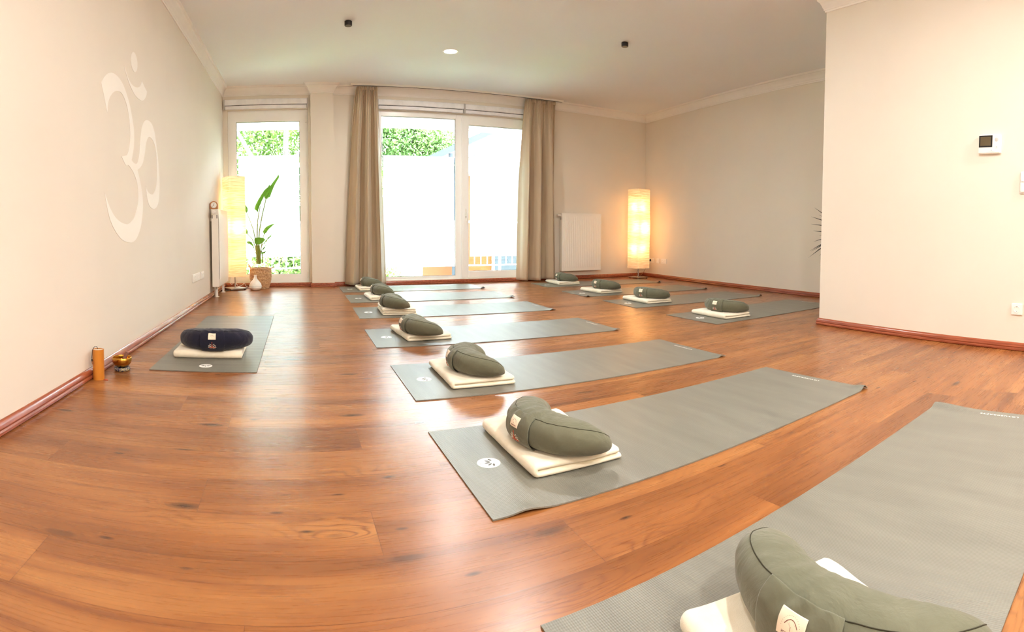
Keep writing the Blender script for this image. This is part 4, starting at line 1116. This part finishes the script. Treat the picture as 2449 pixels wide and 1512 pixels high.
for i, (k, m, b_, c) in enumerate(rows):
    l = LBL[k]
    yoga_mat(l[0], m[0], m[1], m[2], m[3], m[4], m[5], GM, m[6], seed=i)
    bo, h_ = blanket(l[1], b_[0], b_[1], b_[2], GB_, b_[3], b_[4], b_[5], 0.0108 if b_[3] == 2 else 0.0072, seed=i*3+1)
    q = cushion(l[2], c[0], c[1], MT+h_+0.0005, c[2], M['olive'], M['seam'], GC, seed=i*7.3, text=(k in ('M7', 'M6')))
    if k == 'M7': q.scale = (0.94, 1.16, 1.12)
# the teacher's place by the left wall
yoga_mat('grey yoga mat by the left wall, pointing at the narrow door, navy cushion on it', -0.466, 3.872, math.radians(89.0), 1.95, 0.595, (), GM, 0.0012, seed=40)
bo, h_ = blanket('folded cream blanket with a rolled front edge under the navy cushion', -0.497, 3.335, math.radians(89), GB_, 2, 0.31, 0.415, 0.0120, seed=77)
q = cushion('navy blue crescent cushion with orange and white lotus, by the left wall', -0.458, 3.365, MT+h_+0.0005, math.radians(89), M['navy'], M['navy_seam'], None, seed=90.0)
q.scale = (0.97, 0.98, 1.12)

# ------------------------------------------------------------------ spiky plant behind the inner wall
sp = empty('spiky_plant', (5.16, 3.20, 0), 0, 'dark spiky leaves poking out from behind the inner wall edge', 'plant')
MB().lathe([(0.0,0.0),(0.10,0.0),(0.13,0.24),(0.12,0.24),(0.115,0.21),(0.0,0.21)], 28, cap=False).build('pot', M['white_plastic'], sp, smooth=True)
MB().tube([(0,0,0.2),(0.01,0,0.5),(0,0.01,0.80)], [0.016,0.014,0.012], 8).build('trunk', M['bark'], sp, smooth=True)
rg = random.Random(4)
lf = MB()
for i in range(64):
    a = rg.uniform(0, 2*PI); el = math.radians(rg.uniform(-38, 70)); L_ = rg.uniform(0.34, 0.47); z = 0.80+rg.uniform(-0.06, 0.02)
    d = Vector((math.cos(a)*math.cos(el), math.sin(a)*math.cos(el), math.sin(el)))
    if d.x > 0.3: L_ = min(L_, 0.20/d.x)
    p = [Vector((0,0,z))+d*L_*t+Vector((0,0,-0.06*t*t)) for t in (0, 0.35, 0.7, 1.0)]
    lf.tube(p, [0.004, 0.0075, 0.005, 0.0004], 5)
lf.build('leaves', M['darkleaf'], sp)

# ------------------------------------------------------------------ outdoors
def xf(x, y, Y): return x
GZ = -3.0
struct('ground', MB().box(-30, 40, D+WT, 60, GZ-0.1, GZ), M['ground'])
struct('balcony', MB().box(-1.4, 5.9, D+WT, 9.02, -0.24, -0.04), M['balcony'])
# roller-shutter housings outside, above the glass
for lb_txt, x0, x1, zb in (('white shutter box outside above the narrow door', O1[0]-0.05, O1[1]+0.05, 2.222), ('white shutter box outside above the wide window', O2[0]-0.05, O2[1]+0.05, 2.262)):
    so = empty('shutter_box', ((x0+x1)/2, D+WT+0.125, zb), 0, lb_txt, 'shutter box')
    h2 = (x1-x0)/2
    MB().box(-h2, h2, -0.10, 0.10, 0.02, 0.30, bev=0.01).build('housing', M['white_pvc'], so)
    MB().box(-h2+0.03, h2-0.03, -0.02, 0.0, 0.0, 0.03).build('end_slat', M['white_pvc'], so)
rl = empty('balcony_railing', (2.2, 8.95, -0.04), 0, 'white metal balcony railing outside the windows', 'railing')
MB().box(-3.5, 3.6, -0.02, 0.02, 0.185, 0.205).build('lower_rail', M['rail'], rl)
MB().box(-3.5, 3.6, -0.025, 0.025, 0.93, 0.97).build('handrail', M['rail'], rl)
for i in range(60):
    x = -3.45+0.119*i
    thick = 0.018 if i % 12 == 5 else 0.006
    MB().box(x-thick, x+thick, -thick, thick, 0.0 if i % 12 == 5 else 0.2, 0.94).build('post' if i % 12 == 5 else 'bar', M['rail'], rl)

def leaf_cloud(cxs, n, rng, size, mb):
    V = []; F = []
    for _ in range(n):
        c, rad = rng.choice(cxs)
        while True:
            p = Vector((rng.uniform(-1,1), rng.uniform(-1,1), rng.uniform(-1,1)))
            if p.length <= 1: break
        p = Vector((c[0]+p.x*rad[0], c[1]+p.y*rad[1], c[2]+p.z*rad[2]))
        a = Vector((rng.gauss(0,1), rng.gauss(0,1), rng.gauss(0,1))).normalized()
        b2 = a.orthogonal().normalized(); s = size*rng.uniform(0.6, 1.3)
        o = len(V); V += [p-a*s, p-b2*s*0.55, p+a*s, p+b2*s*0.55]; F.append((o,o+1,o+2,o+3))
    mb.add(V, F)
def tree(label, x, y, h, blobs, n, size, mat, seed, trunk_r=0.12, lean=0.0, branches=()):
    rng = random.Random(seed)
    o = empty('tree', (x, y, GZ), 0, label, 'tree', 'trees beyond the balcony')
    MB().tube([(0,0,0),(lean*0.3,0,h*0.35),(lean*0.7,0,h*0.7),(lean,0,h)], [trunk_r, trunk_r*0.85, trunk_r*0.65, trunk_r*0.3], 10).build('trunk', M['bark'], o, smooth=True)
    for br in branches:
        MB().tube(br, [0.07, 0.055, 0.035][:len(br)], 8).build('branch', M['bark'], o, smooth=True)
    mb = MB(); leaf_cloud(blobs, n, rng, size, mb)
    mb.build('foliage', mat, o, fixn=False)
    return o
tree('leafy tree with a pale forked trunk behind the narrow balcony door', -0.25, 11.6, 7.5,
     [((-1.0,0.8,5.2),(1.3,0.8,1.3)), ((0.6,0.9,5.6),(1.2,0.8,1.2)), ((-0.2,1.2,6.6),(1.8,0.9,0.9)), ((1.6,0.5,4.6),(0.9,0.6,1.1)), ((-0.6,1.0,3.9),(1.5,0.7,0.8)), ((0.2,0.4,3.1),(1.6,0.6,0.9))], 26000, 0.052, M['fol1'], 1, 0.10, 0.25,
     branches=([(0.10,0,4.9),(0.35,0,5.3),(0.75,0,5.6)], [(0.05,0,4.7),(-0.5,0,5.3),(-0.9,0,6.0)]))
tree('leafy tree behind the left pane of the wide window', 2.2, 14.0, 7.2,
     [((-0.4,0.5,5.6),(1.3,0.8,1.2)), ((0.9,0.6,6.1),(1.2,0.8,1.1)), ((1.8,0.6,5.9),(1.0,0.6,1.0)), ((-0.2,0.4,4.2),(1.4,0.7,0.9)), ((0.5,0.8,7.0),(1.5,0.8,0.6))], 32000, 0.056, M['fol2'], 2, 0.11, 0.2)
tree('dark bushy tree low behind the curtain edge of the wide window', 0.75, 12.0, 5.0,
     [((0.1,0.3,4.3),(1.1,0.6,1.5)), ((0.2,0.3,2.9),(1.2,0.6,0.9))], 11000, 0.05, M['fol2'], 3, 0.08, 0.1)
hd = empty('hedge', (0.5, 11.2, GZ), 0, 'green hedge below the balcony seen through the lowest panes', 'hedge')
mb = MB(); leaf_cloud([((-1.2,0,2.55),(1.3,0.5,0.9)), ((0.4,0,2.5),(1.2,0.5,0.9)), ((-1.4,0,1.6),(1.5,0.5,0.8)), ((0.4,0,1.6),(1.3,0.5,0.8)), ((1.3,0,2.3),(0.7,0.5,0.9))], 16000, random.Random(9), 0.05, mb)
mb.build('foliage', M['fol1'], hd, fixn=False); MB().box(-2.4, 1.8, -0.25, 0.25, 0, 1.9).build('stem', M['fol1'], hd)

# neighbouring house: orange wall, white gable, zinc gutter with downpipe
HY = 13.0
ho = empty('neighbour_house', (5.0, HY, GZ), 0, 'neighbouring house with orange wall, white gable and sloping grey gutter', 'house')
def hz(z): return z-GZ
MB().box(-0.62, 5.5, 0.05, 5.0, 0, hz(2.15)).build('wall', M['orange'], ho)
TX = Matrix(((1,0,0,0),(0,0,1,0),(0,1,0,0),(0,0,0,1)))
MB().prism([(-1.85,hz(2.34)),(2.6,hz(4.45)),(6.5,hz(4.45)),(6.5,hz(2.14)),(-0.62,hz(2.14)),(-1.0,hz(2.34))], -0.25, 4.8, TX).build('gable', M['house_white'], ho)
MB().prism([(-1.95,hz(2.42)),(2.6,hz(4.57)),(2.6,hz(4.40)),(-1.95,hz(2.26))], -0.42, -0.26, TX).build('gutter', M['zinc'], ho)
MB().prism([(-1.0,hz(2.40)),(2.6,hz(4.07)),(2.6,hz(4.05)),(-1.0,hz(2.38))], -0.265, -0.255, TX).build('board_joint', M['zinc'], ho)
MB().tube([(-1.15,-0.34,hz(2.62)),(-1.14,-0.34,hz(2.52)),(-1.05,-0.34,hz(2.44)),(-0.98,-0.30,hz(2.36)),(-0.98,-0.20,hz(2.28)),(-0.98,-0.10,hz(2.0)),(-0.98,-0.06,0.1)], 0.06, 12).build('downpipe', M['zinc'], ho, smooth=True)
for (x0, x1, z0, z1) in ((0.12, 0.95, -1.0, 0.75), (1.05, 1.75, -1.0, 0.75), (3.0, 3.9, -1.0, 0.9)):
    wf = MB(); wf.box(x0-0.05, x1+0.05, -0.02, 0.06, hz(z0)-0.05, hz(z1)+0.05); f_ = wf.build('window', M['house_white'], ho)
    MB().box(x0, x1, -0.03, -0.015, hz(z0), hz(z1)).build('window_pane', M['house_glass'], f_)
MB().box(0.98, 1.02, -0.3, 0.05, 0, hz(2.14)).build('corner_post', M['house_white'], ho)

# ------------------------------------------------------------------ light
wd = bpy.data.worlds.new('sky'); SC.world = wd; wd.use_nodes = True
nt = wd.node_tree; nt.nodes.clear()
wo = nt.nodes.new('ShaderNodeOutputWorld'); bg = nt.nodes.new('ShaderNodeBackground')
tcw = nt.nodes.new('ShaderNodeTexCoord'); sepw = nt.nodes.new('ShaderNodeSeparateXYZ'); rpw = nt.nodes.new('ShaderNodeValToRGB')
nt.links.new(tcw.outputs['Generated'], sepw.inputs[0]); nt.links.new(sepw.outputs[2], rpw.inputs[0])
rpw.color_ramp.elements[0].position = 0.0; rpw.color_ramp.elements[0].color = (1.0, 1.0, 1.0, 1)
rpw.color_ramp.elements[1].position = 0.7; rpw.color_ramp.elements[1].color = (0.62, 0.80, 1.0, 1)
nt.links.new(rpw.outputs[0], bg.inputs[0]); bg.inputs[1].default_value = 16.0
nt.links.new(bg.outputs[0], wo.inputs[0])
for nm, (x0, x1, z0, z1) in (('door_portal', O1), ('window_portal', O2)):
    l = bpy.data.lights.new(nm, 'AREA'); l.shape = 'RECTANGLE'; l.size = x1-x0; l.size_y = z1-z0; l.cycles.is_portal = True
    lo = bpy.data.objects.new(nm, l); COL.objects.link(lo); lo.location = ((x0+x1)/2, D+WT+0.02, (z0+z1)/2); lo.rotation_euler = (-PI/2, 0, 0)

sun = bpy.data.lights.new('sun', 'SUN'); sun.energy = 100.0; sun.angle = 0.02; sun.color = (1.0, 0.97, 0.92)
so_ = bpy.data.objects.new('sun', sun); COL.objects.link(so_); so_.location = (8, 9, 9)
so_.rotation_euler = Vector((-0.62, 0.0, -0.78)).to_track_quat('-Z', 'Y').to_euler()

# ------------------------------------------------------------------ camera: panorama photograph, central cylindrical
F_, YAW, Y0, PITCH, ROLL = 1303.776, 0.4075, 603.967, 0.0395, -0.0040
cam = bpy.data.cameras.new('camera'); cam.type = 'PANO'
tgt = cam if hasattr(cam, 'panorama_type') else cam.cycles
tgt.panorama_type = 'CENTRAL_CYLINDRICAL'
tgt.central_cylindrical_range_u_min = -1224.5/F_; tgt.central_cylindrical_range_u_max = 1224.5/F_
tgt.central_cylindrical_range_v_min = (Y0-1512)/F_; tgt.central_cylindrical_range_v_max = Y0/F_
tgt.central_cylindrical_radius = 1.0
cam.clip_start = 0.02; cam.clip_end = 200
co = bpy.data.objects.new('camera', cam); COL.objects.link(co)
c, s = math.cos(PITCH), math.sin(PITCH); Rp = Matrix(((1,0,0),(0,c,s),(0,-s,c)))
c, s = math.cos(ROLL), math.sin(ROLL); Rr = Matrix(((c,0,s),(0,1,0),(-s,0,c)))
c, s = math.cos(YAW), math.sin(YAW); Ry = Matrix(((c,s,0),(-s,c,0),(0,0,1)))
R = Ry @ Rr @ Rp
X, U, Bk = R @ Vector((1,0,0)), R @ Vector((0,0,1)), R @ Vector((0,-1,0))
co.matrix_world = Matrix(((X.x,U.x,Bk.x,0),(X.y,U.y,Bk.y,0),(X.z,U.z,Bk.z,H0),(0,0,0,1)))
SC.camera = co
SC.view_settings.view_transform = 'Standard'; SC.view_settings.look = 'None'
SC.view_settings.gamma = 1.0; SC.view_settings.use_curve_mapping = False
SC.view_settings.exposure = 1.50
SC.cycles.use_denoising = True
SC.cycles.max_bounces = 10; SC.cycles.diffuse_bounces = 6; SC.cycles.transparent_max_bounces = 12
SC.cycles.sample_clamp_indirect = 6.0
SC.cycles.caustics_reflective = False; SC.cycles.caustics_refractive = False
